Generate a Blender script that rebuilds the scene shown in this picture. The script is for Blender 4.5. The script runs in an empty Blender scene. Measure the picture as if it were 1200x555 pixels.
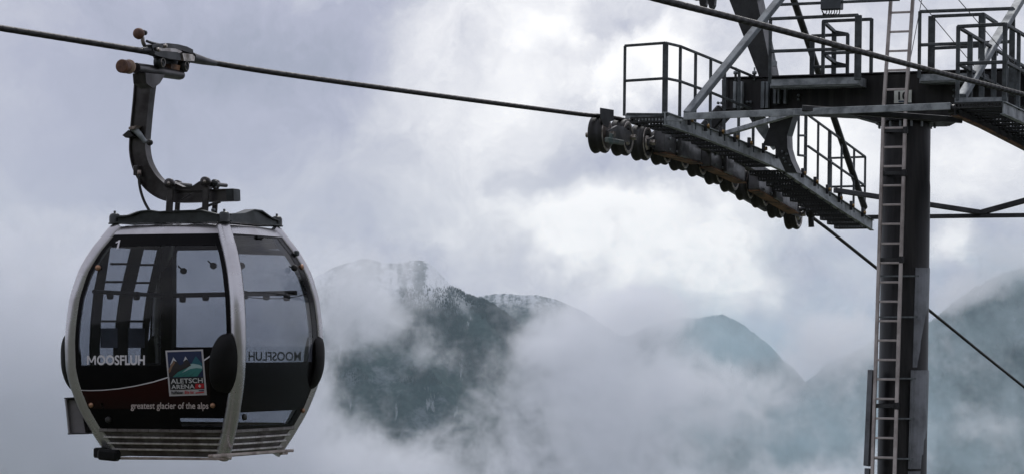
import bpy, bmesh, math, random
import numpy as np
from mathutils import Vector, Matrix, noise as mnoise
random.seed(7)
S = bpy.context.scene
COL = S.collection
R = math.radians
F = 3600.0                                  # focal length, in photo pixels (photo is 1200 wide)
PITCH = math.atan((400 - 277.5) / F)        # horizon stands at row 400 of the photo
CR, CF, CU = Vector((1, 0, 0)), Vector((0, math.cos(PITCH), math.sin(PITCH))), Vector((0, -math.sin(PITCH), math.cos(PITCH)))
def ray(px, py): return CR * ((px - 600) / F) + CF + CU * ((277.5 - py) / F)
def P(px, py, d): return ray(px, py) * d
def on_plane(px, py, o, n):
    r = ray(px, py); return r * (o.dot(n) / r.dot(n))
def px_of(v):
    f = v.dot(CF); return (600 + F * v.dot(CR) / f, 277.5 - F * v.dot(CU) / f)

cam = bpy.data.cameras.new('camera'); cam.lens = 36 * F / 1200; cam.sensor_width = 36; cam.clip_start = .5; cam.clip_end = 90000
co = bpy.data.objects.new('camera', cam); COL.objects.link(co)
co.rotation_euler = (math.pi / 2 + PITCH, 0, 0); S.camera = co

# ---------------------------------------------------------------- objects
def tag(o, label=None, cat=None, group=None, kind=None):
    if label: o['label'] = label
    if cat: o['category'] = cat
    if group: o['group'] = group
    if kind: o['kind'] = kind
    return o
def empty(name, loc=(0, 0, 0), parent=None):
    o = bpy.data.objects.new(name, None); o.empty_display_size = .2; o.location = loc; COL.objects.link(o)
    if parent: attach(o, parent)
    return o
def world_of(o):
    m = o.matrix_basis.copy(); p = o.parent
    q = o
    while q.parent:
        m = q.parent.matrix_basis @ q.matrix_parent_inverse @ m if False else q.parent.matrix_basis @ m
        q = q.parent
    return m
def attach(o, parent):
    """parent keeping the world place (vertices are built in world space)"""
    o.parent = parent
    o.matrix_basis = world_of(parent).inverted() @ o.matrix_basis
class MB:
    """collects shapes in world space; build() links them as one mesh"""
    def __init__(s): s.v = []; s.f = []; s.sm = []; s.mi = []; s.cur = 0
    def add(s, vs, fs, smooth=False):
        n = len(s.v); s.v += [tuple(v) for v in vs]; s.f += [tuple(i + n for i in f) for f in fs]; s.sm += [smooth] * len(fs); s.mi += [s.cur] * len(fs); return s
    def box(s, c, ax, ay, az, bev=0):
        """centre and three half-extent vectors"""
        c, ax, ay, az = Vector(c), Vector(ax), Vector(ay), Vector(az)
        b = min(bev, ax.length * .45, ay.length * .45, az.length * .45)
        if b <= 0:
            vs = [c + ax * i + ay * j + az * k for k in (-1, 1) for j in (-1, 1) for i in (-1, 1)]
            return s.add(vs, [(0, 2, 3, 1), (4, 5, 7, 6), (0, 1, 5, 4), (2, 6, 7, 3), (0, 4, 6, 2), (1, 3, 7, 5)])
        bm = bmesh.new(); bmesh.ops.create_cube(bm, size=2)
        X, Y, Z = ax.length, ay.length, az.length
        for v in bm.verts: v.co = Vector((v.co.x * X, v.co.y * Y, v.co.z * Z))
        bmesh.ops.bevel(bm, geom=bm.edges[:], offset=b, segments=1, affect='EDGES')
        ux, uy, uz = ax.normalized(), ay.normalized(), az.normalized()
        bm.verts.ensure_lookup_table()
        s.add([c + ux * v.co.x + uy * v.co.y + uz * v.co.z for v in bm.verts], [[v.index for v in f.verts] for f in bm.faces]); bm.free(); return s
    def bar(s, a, b, w, h=None, up=None, bev=0):
        """rectangular bar a->b, full width w (sideways) and height h (along up)"""
        a, b = Vector(a), Vector(b); h = h or w; d = (b - a)
        if d.length < 1e-6: return s
        up = Vector(up) if up is not None else Vector((0, 0, 1))
        dn = d.normalized()
        if abs(dn.dot(up.normalized())) > .995: up = Vector((1, 0, 0)) if abs(dn.x) < .9 else Vector((0, 1, 0))
        side = dn.cross(up).normalized(); u2 = side.cross(dn).normalized()
        return s.box((a + b) / 2, d / 2, side * w / 2, u2 * h / 2, bev)
    def tube(s, pts, r, n=10, cap=True, smooth=True):
        """round tube through points; r number or list"""
        pts = [Vector(p) for p in pts]; m = len(pts)
        rr = r if isinstance(r, (list, tuple)) else [r] * m
        t0 = (pts[1] - pts[0]).normalized()
        ref = Vector((0, 0, 1)) if abs(t0.z) < .9 else Vector((1, 0, 0))
        u = t0.cross(ref).normalized(); vs = []
        for i, p in enumerate(pts):
            t = (pts[min(i + 1, m - 1)] - pts[max(i - 1, 0)]).normalized()
            u = (u - t * u.dot(t)).normalized(); w = t.cross(u)
            vs += [p + (u * math.cos(2 * math.pi * k / n) + w * math.sin(2 * math.pi * k / n)) * rr[i] for k in range(n)]
        fs = [(i * n + k, i * n + (k + 1) % n, (i + 1) * n + (k + 1) % n, (i + 1) * n + k) for i in range(m - 1) for k in range(n)]
        s.add(vs, fs, smooth)
        if cap:
            s.add(vs[:n], [tuple(range(n))[::-1]]); s.add(vs[-n:], [tuple(range(n))])
        return s
    def lathe(s, o, axis, prof, n=28, smooth=True):
        """prof: (radius, along axis) list"""
        o = Vector(o); axis = Vector(axis).normalized()
        ref = Vector((0, 0, 1)) if abs(axis.z) < .9 else Vector((1, 0, 0))
        u = axis.cross(ref).normalized(); w = axis.cross(u); vs = []
        for r, h in prof:
            vs += [o + axis * h + (u * math.cos(2 * math.pi * k / n) + w * math.sin(2 * math.pi * k / n)) * max(r, 1e-4) for k in range(n)]
        fs = [(i * n + k, i * n + (k + 1) % n, (i + 1) * n + (k + 1) % n, (i + 1) * n + k) for i in range(len(prof) - 1) for k in range(n)]
        s.add(vs, fs, smooth)
        return s
    def prism(s, poly, ext):
        """poly: world points of an outline (planar), ext: extrusion vector (both ways half)"""
        poly = [Vector(p) for p in poly]; e = Vector(ext) / 2; n = len(poly)
        vs = [p - e for p in poly] + [p + e for p in poly]
        s.add(vs, [tuple(range(n))[::-1], tuple(range(n, 2 * n))] + [(i, (i + 1) % n, n + (i + 1) % n, n + i) for i in range(n)]); return s
    def build(s, name, mat, parent=None, label=None):
        me = bpy.data.meshes.new(name); me.from_pydata(s.v, [], s.f)
        me.polygons.foreach_set('use_smooth', s.sm); me.polygons.foreach_set('material_index', s.mi)
        me.validate(); bm = bmesh.new(); bm.from_mesh(me); bmesh.ops.recalc_face_normals(bm, faces=bm.faces[:]); bm.to_mesh(me); bm.free()
        # origin to the centre of the shape
        c = Vector(np.mean(np.array([v.co[:] for v in me.vertices]), axis=0)) if me.vertices else Vector()
        me.transform(Matrix.Translation(-c))
        for m_ in (mat if isinstance(mat, (list, tuple)) else [mat]): me.materials.append(m_)
        o = bpy.data.objects.new(name, me); o.location = c; COL.objects.link(o)
        if parent: attach(o, parent)
        if label: o['label'] = label
        return o

# ---------------------------------------------------------------- materials
def nt(m): return m.node_tree.nodes, m.node_tree.links
class G:
    """short node builder"""
    def __init__(s, tree): s.t = tree; s.N = tree.nodes; s.L = tree.links
    def n(s, typ, ins=None, **kw):
        x = s.N.new(typ)
        for k, v in kw.items(): setattr(x, k, v)
        for k, v in (ins or {}).items():
            sock = x.inputs[k]
            if hasattr(v, 'is_output') or isinstance(v, bpy.types.NodeSocket): s.L.new(v, sock)
            else: sock.default_value = v
        return x
    def m(s, op, a, b=0.0, c=0.0, clamp=False):
        x = s.N.new('ShaderNodeMath'); x.operation = op; x.use_clamp = clamp
        for i, v in enumerate((a, b, c)):
            if isinstance(v, bpy.types.NodeSocket): s.L.new(v, x.inputs[i])
            else: x.inputs[i].default_value = v
        return x.outputs[0]
    def mix(s, f, a, b):
        x = s.N.new('ShaderNodeMix'); x.data_type = 'RGBA'
        for k, v in ((0, f), (6, a), (7, b)):
            if isinstance(v, bpy.types.NodeSocket): s.L.new(v, x.inputs[k])
            else: x.inputs[k].default_value = v
        return x.outputs[2]
    def smooth(s, v, lo, hi, a=0.0, b=1.0):
        x = s.n('ShaderNodeMapRange', {0: v, 1: lo, 2: hi, 3: a, 4: b}, interpolation_type='SMOOTHSTEP'); return x.outputs[0]
def mat(name, col, rough=.5, metal=0.0, col2=None, nscale=6.0, amt=.5, bump=.0, bscale=40.0, coat=0.0, rvar=.15, spec=.5, stretch=None):
    m = bpy.data.materials.new(name); m.use_nodes = True; g = G(m.node_tree); g.N.clear()
    tc = g.n('ShaderNodeTexCoord'); 
    vec = tc.outputs['Object']
    if stretch: vec = g.n('ShaderNodeMapping', {'Vector': vec, 'Scale': stretch}).outputs[0]
    nz = g.n('ShaderNodeTexNoise', {'Vector': vec, 'Scale': nscale, 'Detail': 8.0, 'Roughness': .65})
    f = g.smooth(nz.outputs[0], .35, .7)
    c2 = col2 or tuple(x * .65 for x in col)
    c = g.mix(g.m('MULTIPLY', f, amt), (*col, 1), (*c2, 1))
    b = g.n('ShaderNodeBsdfPrincipled', {'Base Color': c, 'Metallic': metal, 'Coat Weight': coat, 'Coat Roughness': .08, 'Specular IOR Level': spec})
    r = g.m('MULTIPLY_ADD', nz.outputs[0], rvar * 2, rough - rvar, clamp=True); g.L.new(r, b.inputs['Roughness'])
    if bump:
        n2 = g.n('ShaderNodeTexNoise', {'Vector': tc.outputs['Object'], 'Scale': bscale, 'Detail': 4.0})
        bp = g.n('ShaderNodeBump', {'Height': n2.outputs[0], 'Strength': bump, 'Distance': .01}); g.L.new(bp.outputs[0], b.inputs['Normal'])
    o = g.n('ShaderNodeOutputMaterial'); g.L.new(b.outputs[0], o.inputs[0]); return m
# ---------------------------------------------------------------- sky
W = bpy.data.worlds.new('World'); S.world = W; W.use_nodes = True
g = G(W.node_tree); g.N.clear()
SUN_EL, SUN_AZ = R(48), R(12)      # azimuth to the right of +y
tc = g.n('ShaderNodeTexCoord'); D = tc.outputs['Generated']
sky = g.n('ShaderNodeTexSky', sky_type='NISHITA'); sky.sun_disc = False; sky.sun_elevation = SUN_EL; sky.sun_rotation = SUN_AZ; sky.altitude = 1800
# warp the directions so that clouds have torn edges
wn = g.n('ShaderNodeTexNoise', {'Vector': D, 'Scale': 11.0, 'Detail': 7.0, 'Roughness': .6})
ws = g.n('ShaderNodeVectorMath', {0: wn.outputs['Color'], 1: (.5, .5, .5)}, operation='SUBTRACT')
wm = g.n('ShaderNodeVectorMath', {0: ws.outputs[0], 'Scale': .085}, operation='SCALE')
wd = g.n('ShaderNodeVectorMath', {0: D, 1: wm.outputs[0]}, operation='ADD').outputs[0]
def blob(vec, px, py, rx, ry, pw=1.0):
    d = ray(px, py).normalized()
    mp = g.n('ShaderNodeVectorMath', {0: vec, 1: tuple(d)}, operation='SUBTRACT')
    ms = g.n('ShaderNodeVectorMath', {0: mp.outputs[0], 1: (F / rx, 2.0, F / ry)}, operation='MULTIPLY')
    ln = g.n('ShaderNodeVectorMath', {0: ms.outputs[0]}, operation='LENGTH')
    return g.smooth(ln.outputs['Value'], 1.0, 0.0)
# brightness of the cloud cover: soft base plus masses found at these places of the sky
# (px, py, rx, ry, gain)
BL = [(640, 60, 260, 150, .36), (760, 85, 110, 90, .40), (560, 160, 240, 120, .14), (780, 300, 210, 130, .66),
      (860, 330, 110, 80, .20), (700, 250, 120, 90, .18), (970, 200, 170, 130, .42), (1110, 330, 60, 50, .35), (1150, 200, 130, 100, .25), (620, 260, 200, 90, .14),
      (700, 190, 150, 50, -.10), (540, 240, 120, 60, -.02), (200, 60, 440, 240, -.15), (60, 300, 280, 280, -.09), (330, 60, 180, 70, -.08),
      (980, 90, 240, 120, .16), (1180, 440, 220, 180, -.30), (1000, 460, 220, 130, -.15), (460, 330, 200, 90, -.02), (200, 500, 320, 140, -.04)]
acc = None
for (px, py, rx, ry, a) in BL:
    v = g.m('MULTIPLY', blob(wd, px, py, rx, ry), a)
    acc = v if acc is None else g.m('ADD', acc, v)
n1 = g.n('ShaderNodeTexNoise', {'Vector': wd, 'Scale': 9.0, 'Detail': 6.0, 'Roughness': .55})
n2 = g.n('ShaderNodeTexNoise', {'Vector': wd, 'Scale': 30.0, 'Detail': 10.0, 'Roughness': .66, 'Distortion': .6})
t = g.m('ADD', g.m('MULTIPLY', g.m('SUBTRACT', n1.outputs[0], .5), .55), g.m('MULTIPLY', g.m('SUBTRACT', n2.outputs[0], .5), .55))
vo = g.n('ShaderNodeTexVoronoi', {'Vector': wd, 'Scale': 46.0, 'Detail': 1.0, 'Roughness': .6, 'Smoothness': .7}, feature='SMOOTH_F1')
bil = g.m('MULTIPLY', g.m('SUBTRACT', .50, vo.outputs['Distance']), g.m('MULTIPLY', g.m('ADD', blob(wd, 790, 310, 260, 130), blob(wd, 720, 70, 240, 120)), .55))
lum = g.m('ADD', g.m('ADD', acc, g.m('ADD', g.m('MULTIPLY', t, g.m('SUBTRACT', 1.0, g.m('MULTIPLY', blob(D, 60, 180, 620, 420), .75))), bil)), .56)
sep = g.n('ShaderNodeSeparateXYZ', {0: D})
up = g.smooth(sep.outputs[2], -.3, .9)
cr = g.n('ShaderNodeValToRGB', {0: lum}); e = cr.color_ramp
e.elements[0].position = .12; e.elements[0].color = (.26, .30, .40, 1)
e.elements[1].position = .9; e.elements[1].color = (1.12, 1.11, 1.12, 1)
for p_, c_ in ((.32, (.36, .385, .49, 1)), (.45, (.47, .485, .61, 1)), (.58, (.64, .65, .735, 1)), (.72, (.86, .86, .91, 1))):
    x = e.elements.new(p_); x.color = c_
bg1 = g.n('ShaderNodeBackground', {'Color': sky.outputs[0], 'Strength': .08})
bg2 = g.n('ShaderNodeBackground', {'Color': cr.outputs[0], 'Strength': 1.0})
mx = g.n('ShaderNodeMixShader', {0: .97, 1: bg1.outputs[0], 2: bg2.outputs[0]})
wo = g.n('ShaderNodeOutputWorld'); g.L.new(mx.outputs[0], wo.inputs[0])
W.cycles.sampling_method = 'MANUAL'; W.cycles.sample_map_resolution = 1024

sun = bpy.data.lights.new('sun', 'SUN'); sun.energy = 1.5; sun.angle = R(14); sun.color = (1, .985, .96)
so = bpy.data.objects.new('sun', sun); COL.objects.link(so)
sd = Vector((math.sin(SUN_AZ) * math.cos(SUN_EL), math.cos(SUN_AZ) * math.cos(SUN_EL), math.sin(SUN_EL)))
so.rotation_euler = (-sd).to_track_quat('-Z', 'Y').to_euler(); so.location = sd * 60

S.view_settings.view_transform = 'Standard'; S.view_settings.look = 'None'; S.view_settings.exposure = 0; S.view_settings.gamma = 1
S.render.engine = 'CYCLES'; cy = S.cycles
cy.max_bounces = 12; cy.diffuse_bounces = 2; cy.glossy_bounces = 3; cy.transmission_bounces = 4; cy.transparent_max_bounces = 12; cy.volume_bounces = 8
cy.volume_step_rate = 1.0; cy.volume_max_steps = 256
cy.use_denoising = True; cy.use_adaptive_sampling = True; cy.adaptive_threshold = .015; cy.sample_clamp_indirect = 8
cy.caustics_reflective = False; cy.caustics_refractive = False
# ---------------------------------------------------------------- mountains
def fbm(x, y, z=0.0, oct=6, rough=.55, seed=0.0):
    a = 1.0; s = 0.0; f = 1.0; t = 0
    for i in range(oct):
        s += a * mnoise.noise(Vector((x * f + seed, y * f + 3.1 * seed, z * f + i * 7.3))); t += a; a *= rough; f *= 2.03
    return s / t
def ridge(x, y, oct=6, seed=0.0):
    a = 1.0; s = 0.0; f = 1.0; t = 0
    for i in range(oct):
        s += a * (1 - 2 * abs(mnoise.noise(Vector((x * f + seed, y * f, i * 5.7))))); t += a; a *= .52; f *= 2.07
    return s / t
def mountain_mat(name, snow_z, snow_soft, snow_amt):
    m = bpy.data.materials.new(name); m.use_nodes = True; q = G(m.node_tree); q.N.clear()
    ge = q.n('ShaderNodeNewGeometry'); sp = q.n('ShaderNodeSeparateXYZ', {0: ge.outputs['Position']})
    na = q.n('ShaderNodeTexNoise', {'Vector': ge.outputs['Position'], 'Scale': .006, 'Detail': 10.0, 'Roughness': .7})
    nb = q.n('ShaderNodeTexNoise', {'Vector': ge.outputs['Position'], 'Scale': .045, 'Detail': 6.0, 'Roughness': .7})
    mp = q.n('ShaderNodeMapping', {'Vector': ge.outputs['Position'], 'Rotation': (0, R(35), 0), 'Scale': (.02, .004, .003)})
    nc = q.n('ShaderNodeTexNoise', {'Vector': mp.outputs[0], 'Scale': 1.0, 'Detail': 7.0, 'Roughness': .65})
    wood = q.mix(q.smooth(nb.outputs[0], .35, .65), (.010, .026, .028, 1), (.028, .055, .055, 1))
    rock = q.mix(nb.outputs[0], (.06, .085, .095, 1), (.20, .22, .24, 1))
    base = q.mix(q.smooth(na.outputs[0], .54, .70), wood, rock)
    h = q.m('ADD', sp.outputs[2], q.m('MULTIPLY', q.m('SUBTRACT', na.outputs[0], .5), snow_soft * 2.2))
    s1 = q.smooth(h, snow_z - snow_soft, snow_z + snow_soft)
    s2 = q.smooth(q.m('ADD', q.m('MULTIPLY', nc.outputs[0], .6), q.m('MULTIPLY', nb.outputs[0], .4)), .44, .56)
    sn = q.m('MULTIPLY', s1, q.m('MULTIPLY_ADD', s2, .75, .25))
    st = q.m('MULTIPLY', q.smooth(nc.outputs[0], .62, .68), .3)   # snow left in the gullies
    c = q.mix(q.m('MULTIPLY', q.m('MAXIMUM', sn, st), snow_amt), base, (.72, .74, .78, 1))
    b = q.n('ShaderNodeBsdfPrincipled', {'Base Color': c, 'Roughness': .9, 'Specular IOR Level': .1})
    o = q.n('ShaderNodeOutputMaterial'); q.L.new(b.outputs[0], o.inputs[0]); return m
def pz(py, d): return P(600, py, 1.0).z * d / P(600, py, 1.0).y
def make_mountain(name, pts, dist, depth, floor, amp, m, seed, nx=340, ny=120, trees=0, span=(380, 760), top=338, low=450, forest_label='dark conifer wood covering the slope of the snow dusted mountain'):
    """height field whose crest runs through real heights taken at distance dist"""
    xs = [(p[0] - 600) / F * dist for p in pts]; zs = [pz(p[1], dist) for p in pts]
    x0, x1 = xs[0], xs[-1]
    vs = []; A = {}
    for j in range(ny + 1):
        v = j / ny * 2 - 1; v = math.copysign(abs(v) ** 1.5, v)
        for i in range(nx + 1):
            x = x0 + (x1 - x0) * i / nx
            y = dist + v * depth + 120 * fbm(x * .0016, 0, 0, 3, .5, seed)
            zc = float(np.interp(x, xs, zs))
            zc += amp * .35 * fbm(x * .006, 1.7, 0, 5, .6, seed)
            a = abs(v)
            gl = ridge(x * .0018 + v * .6, v * 1.6, 6, seed)
            z = zc - a * depth * (.62 if v < 0 else .8) - a * depth * .35 * (1 - gl) * min(1, a * 4) + amp * .5 * fbm(x * .008, y * .008, 0, 5, .6, seed + 9) * min(1, a * 8)
            vs.append((x, y, max(z, floor)))
    fs = [(j * (nx + 1) + i, j * (nx + 1) + i + 1, (j + 1) * (nx + 1) + i + 1, (j + 1) * (nx + 1) + i) for j in range(ny) for i in range(nx)]
    b = MB(); b.add(vs, fs, True); o = b.build(name, m); tag(o, kind='structure')
    if trees:
        rnd = random.Random(int(seed * 10)); tb = MB(); H = np.array(vs).reshape(ny + 1, nx + 1, 3)
        tv = []; tf = []
        n = 0
        while n < trees:
            u = rnd.random() * nx; w = rnd.random() ** 1.3 * .56 + .0; w = (0.5 - w * .5) * ny + ny * .02
            i = int(u); j = int(min(w, ny - 1)); fu = u - i; fw = w - j
            p = (H[j, i] * (1 - fu) + H[j, min(i + 1, nx)] * fu) * (1 - fw) + (H[j + 1, i] * (1 - fu) + H[j + 1, min(i + 1, nx)] * fu) * fw
            px, py = px_of(Vector(p))
            if px < span[0] or px > span[1] or py > low: n += .2; continue
            if p[2] > pz(top, dist) + rnd.uniform(-55, 10): n += .1; continue
            if mnoise.noise(Vector((p[0] * .006, p[1] * .006, 4))) < -.12 + rnd.uniform(-.1, .1): n += .3; continue
            h = rnd.uniform(6, 13); r = h * .2; k = len(tv)
            tv += [(p[0] + math.cos(a) * r, p[1] + math.sin(a) * r, p[2] - .5 + h * .12) for a in (0, 1.26, 2.51, 3.77, 5.03)] + [(p[0], p[1], p[2] + h)]
            tf += [(k + q, k + (q + 1) % 5, k + 5) for q in range(5)]
            n += 1
        tb.add(tv, tf)
        tm = mat('conifer', (.013, .030, .033), .9, col2=(.022, .042, .044), nscale=.05, amt=1)
        t = tb.build('conifer_forest', tm); tag(t, forest_label, 'forest', kind='stuff')
    return o
M1 = mountain_mat('mountain_slope', pz(352, 10000), 45, .95); M2 = mountain_mat('far_mountain_slope', pz(362, 13000), 40, .75); M3 = mountain_mat('wooded_slope', 9000, 30, .25)
make_mountain('mountain', [(-250, 520), (0, 470), (120, 430), (250, 395), (340, 345), (375, 318), (398, 308), (425, 304), (452, 307), (478, 305), (500, 309), (516, 321), (527, 333), (546, 345), (570, 354), (590, 366), (606, 379), (622, 386), (645, 398), (690, 425), (740, 455), (900, 560)], 10000, 1500, -1400, 80, M1, 1.3, trees=26000)
make_mountain('mountain', [(430, 430), (520, 365), (560, 345), (600, 343), (630, 346), (655, 352), (690, 368), (730, 395), (800, 440), (900, 560)], 13000, 1600, -1400, 60, M2, 5.1, 200, 80)
make_mountain('mountain', [(560, 520), (660, 430), (720, 398), (760, 383), (800, 378), (822, 374), (845, 370), (868, 378), (895, 400), (915, 420), (950, 455), (1000, 500), (1080, 560)], 11000, 1500, -1400, 90, M3, 8.7, 260, 90, trees=14000, span=(740, 960), top=300, low=470, forest_label='hazy conifer wood on the rounded slope right of centre')
make_mountain('mountain', [(860, 560), (920, 460), (985, 418), (1030, 398), (1060, 390), (1085, 379), (1118, 354), (1140, 338), (1200, 312), (1260, 300), (1400, 330), (1600, 420)], 12000, 1700, -1400, 130, M3, 12.9, 260, 90, trees=14000, span=(960, 1260), top=250, low=500, forest_label='hazy conifer wood on the steep slope at the right edge')
gm = mat('valley_ground', (.04, .055, .045), .95, col2=(.09, .10, .08), nscale=.002, amt=1)
b = MB(); b.add([(-60000, -40000, -1350), (60000, -40000, -1350), (60000, 80000, -1350), (-60000, 80000, -1350)], [(0, 1, 2, 3)]); tag(b.build('ground', gm), kind='structure')

b = MB(); vs = []; n_ = 90  # unseen slope added to darken undersides and reflections; also carries the tower
for j in range(n_ + 1):
    for i in range(n_ + 1):
        x = -900 + 1800 * i / n_; y = -900 + 1500 * j / n_
        z = -19 - .10 * max(y, 0) - .0006 * max(y, 0) ** 2 + .42 * max(-y - 15, 0) - .0004 * x * x * (1 if y > 0 else .3) + 5 * fbm(x * .02, y * .02, 0, 5, .55, 3.3) * min(1, (abs(x) + abs(y)) / 80)
        vs.append((x, y, z))
b.add(vs, [(j * (n_ + 1) + i, j * (n_ + 1) + i + 1, (j + 1) * (n_ + 1) + i + 1, (j + 1) * (n_ + 1) + i) for j in range(n_) for i in range(n_)], True)
tag(b.build('unseen_hillside', mat('alpine_meadow', (.045, .060, .030), .95, col2=(.12, .11, .09), nscale=.08, amt=1)), kind='structure')
# ---------------------------------------------------------------- air and mist
hz = MB(); hz.box((0, 4500, -350), (9000, 0, 0), (0, 11500, 0), (0, 0, 1003))
hm = bpy.data.materials.new('haze'); hm.use_nodes = True; q = G(hm.node_tree); q.N.clear()
pv = q.n('ShaderNodeVolumePrincipled', {'Color': (.66, .84, .94, 1), 'Density': 1.9e-5, 'Anisotropy': .2}); o_ = q.n('ShaderNodeOutputMaterial'); q.L.new(pv.outputs[0], o_.inputs['Volume'])
tag(hz.build('haze', hm), 'thin blue haze filling the air over the valley', 'haze', kind='stuff')

def mist_bank(name, label, y0, y1, box_px, blobs, dens, nscale, thr, col, step=None, namp=2.6, soft=.9, vox=(9, 16, 9), g_=.2):
    """bank of drifting cloud between distances y0 and y1 (a volume grid); blobs: (px, py, rx, rz, gain) in photo pixels"""
    ym = (y0 + y1) / 2
    X0, X1 = (box_px[0] - 600) / F * ym, (box_px[2] - 600) / F * ym; Z1, Z0 = pz(box_px[1], ym), pz(box_px[3], ym)
    m = bpy.data.materials.new(name); m.use_nodes = True; q = G(m.node_tree); q.N.clear()
    pv = q.n('ShaderNodeVolumePrincipled', {'Color': (*col, 1), 'Density': dens, 'Anisotropy': g_})
    o_ = q.n('ShaderNodeOutputMaterial'); q.L.new(pv.outputs[0], o_.inputs['Volume'])
    m.cycles.volume_step_rate = step or 1.0
    tree = bpy.data.node_groups.new(name, 'GeometryNodeTree'); tree.interface.new_socket('Geometry', in_out='OUTPUT', socket_type='NodeSocketGeometry')
    q = G(tree); pos = q.n('GeometryNodeInputPosition').outputs[0]
    nz = q.n('ShaderNodeTexNoise', {'Vector': pos, 'Scale': nscale, 'Detail': 9.0, 'Roughness': .68, 'Distortion': .8})
    nv = q.n('ShaderNodeTexNoise', {'Vector': pos, 'Scale': nscale * .8, 'Detail': 4.0, 'Roughness': .6})
    wv = q.n('ShaderNodeVectorMath', {0: q.n('ShaderNodeVectorMath', {0: nv.outputs['Color'], 1: (.5, .5, .5)}, operation='SUBTRACT').outputs[0], 'Scale': 260.0}, operation='SCALE')
    pw = q.n('ShaderNodeVectorMath', {0: pos, 1: wv.outputs[0]}, operation='ADD').outputs[0]
    acc = None
    for (px, py, rx, rz, a) in blobs:
        c = ((px - 600) / F * ym, ym, pz(py, ym)); k = F / ym
        s1 = q.n('ShaderNodeVectorMath', {0: pw, 1: c}, operation='SUBTRACT')
        s2 = q.n('ShaderNodeVectorMath', {0: s1.outputs[0], 1: (k / rx, 2.0 / (y1 - y0), k / rz)}, operation='MULTIPLY')
        ln = q.n('ShaderNodeVectorMath', {0: s2.outputs[0]}, operation='LENGTH')
        v = q.m('MULTIPLY', q.smooth(ln.outputs['Value'], 1.0, 0.0), a)
        acc = v if acc is None else q.m('ADD', acc, v)
    n2 = q.n('ShaderNodeTexNoise', {'Vector': pw, 'Scale': nscale * 3.1, 'Detail': 7.0, 'Roughness': .62, 'Distortion': .8})
    d = q.m('ADD', acc, q.m('ADD', q.m('MULTIPLY', q.m('SUBTRACT', nz.outputs[0], .5), namp), q.m('MULTIPLY', q.m('SUBTRACT', n2.outputs[0], .5), namp * .62)))
    # fade towards the faces of the block
    sp = q.n('ShaderNodeSeparateXYZ', {0: pos})
    ed = q.m('MINIMUM', q.m('MINIMUM', q.m('SUBTRACT', sp.outputs[1], y0), q.m('SUBTRACT', y1, sp.outputs[1])), q.m('SUBTRACT', Z1, sp.outputs[2]))
    d = q.m('MULTIPLY', q.smooth(d, thr, thr + soft), q.smooth(ed, 0, 60))
    vc = q.n('GeometryNodeVolumeCube', {'Density': d, 'Min': (X0, y0, Z0), 'Max': (X1, y1, Z1), 'Resolution X': int((X1 - X0) / vox[0]), 'Resolution Y': int((y1 - y0) / vox[1]), 'Resolution Z': int((Z1 - Z0) / vox[2])})
    sm = q.n('GeometryNodeSetMaterial', {'Geometry': vc.outputs[0]}); sm.inputs['Material'].default_value = m
    go = q.n('NodeGroupOutput'); q.L.new(sm.outputs[0], go.inputs[0])
    b = MB(); b.box(((X0 + X1) / 2, ym, (Z0 + Z1) / 2), ((X1 - X0) / 2, 0, 0), (0, (y1 - y0) / 2, 0), (0, 0, (Z1 - Z0) / 2))
    me = bpy.data.meshes.new(name); me.from_pydata(b.v, [], b.f); me.materials.append(m)
    o = bpy.data.objects.new(name, me); COL.objects.link(o); md = o.modifiers.new('mist', 'NODES'); md.node_group = tree
    tag(o, label, 'mist', kind='stuff'); return o
mist_bank('mist', 'pale mist rising in front of the snow dusted mountain and filling the valley', 7600, 8250, (-150, 230, 1400, 780),
  [(60, 430, 410, 280, 2.4), (315, 575, 330, 182, 2.5), (400, 335, 95, 80, 1.15), (452, 372, 80, 58, .85), (505, 425, 60, 45, .7), (470, 315, 90, 28, .6), (700, 480, 210, 150, 1.7), (300, 400, 130, 120, 1.3), (640, 405, 60, 45, 1.1), (700, 378, 110, 75, 1.3),
   (775, 362, 95, 42, 1.6), (985, 395, 110, 60, 1.2), (650, 690, 900, 200, 2.2), (900, 470, 210, 80, .95), (1000, 410, 120, 70, .7), (1122, 343, 80, 34, 1.25), (1190, 305, 100, 50, 1.1), (980, 565, 300, 75, .85), (510, 465, 35, 55, -.8), (465, 440, 60, 30, -.5), (1140, 390, 60, 50, -.5), (940, 530, 90, 30, -.4),
   (575, 362, 60, 20, .5), (420, 435, 60, 22, -.5), (865, 402, 50, 22, -.35), (540, 370, 60, 30, -.3), (560, 470, 50, 40, .4), (500, 350, 120, 50, .3), (1160, 430, 90, 25, .5), (1150, 500, 110, 30, .5)],
  .0105, .0060, .36, (.975, .98, 1), 3.0, 4.2, 1.3, (6, 12, 6))
mist_bank('mist', 'bluish veil of thin cloud hanging before the wooded slopes on the right', 8600, 9200, (640, 230, 1900, 760),
  [(900, 420, 440, 260, 1.05), (1200, 420, 300, 260, .45), (1000, 560, 500, 140, .9), (985, 400, 100, 60, .6), (1190, 305, 100, 50, .9), (790, 365, 90, 35, .8), (850, 395, 110, 50, .8)], .0036, .0060, .24, (.80, .93, .985), 3.0, 3.0, 1.3, (9, 24, 9))
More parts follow.
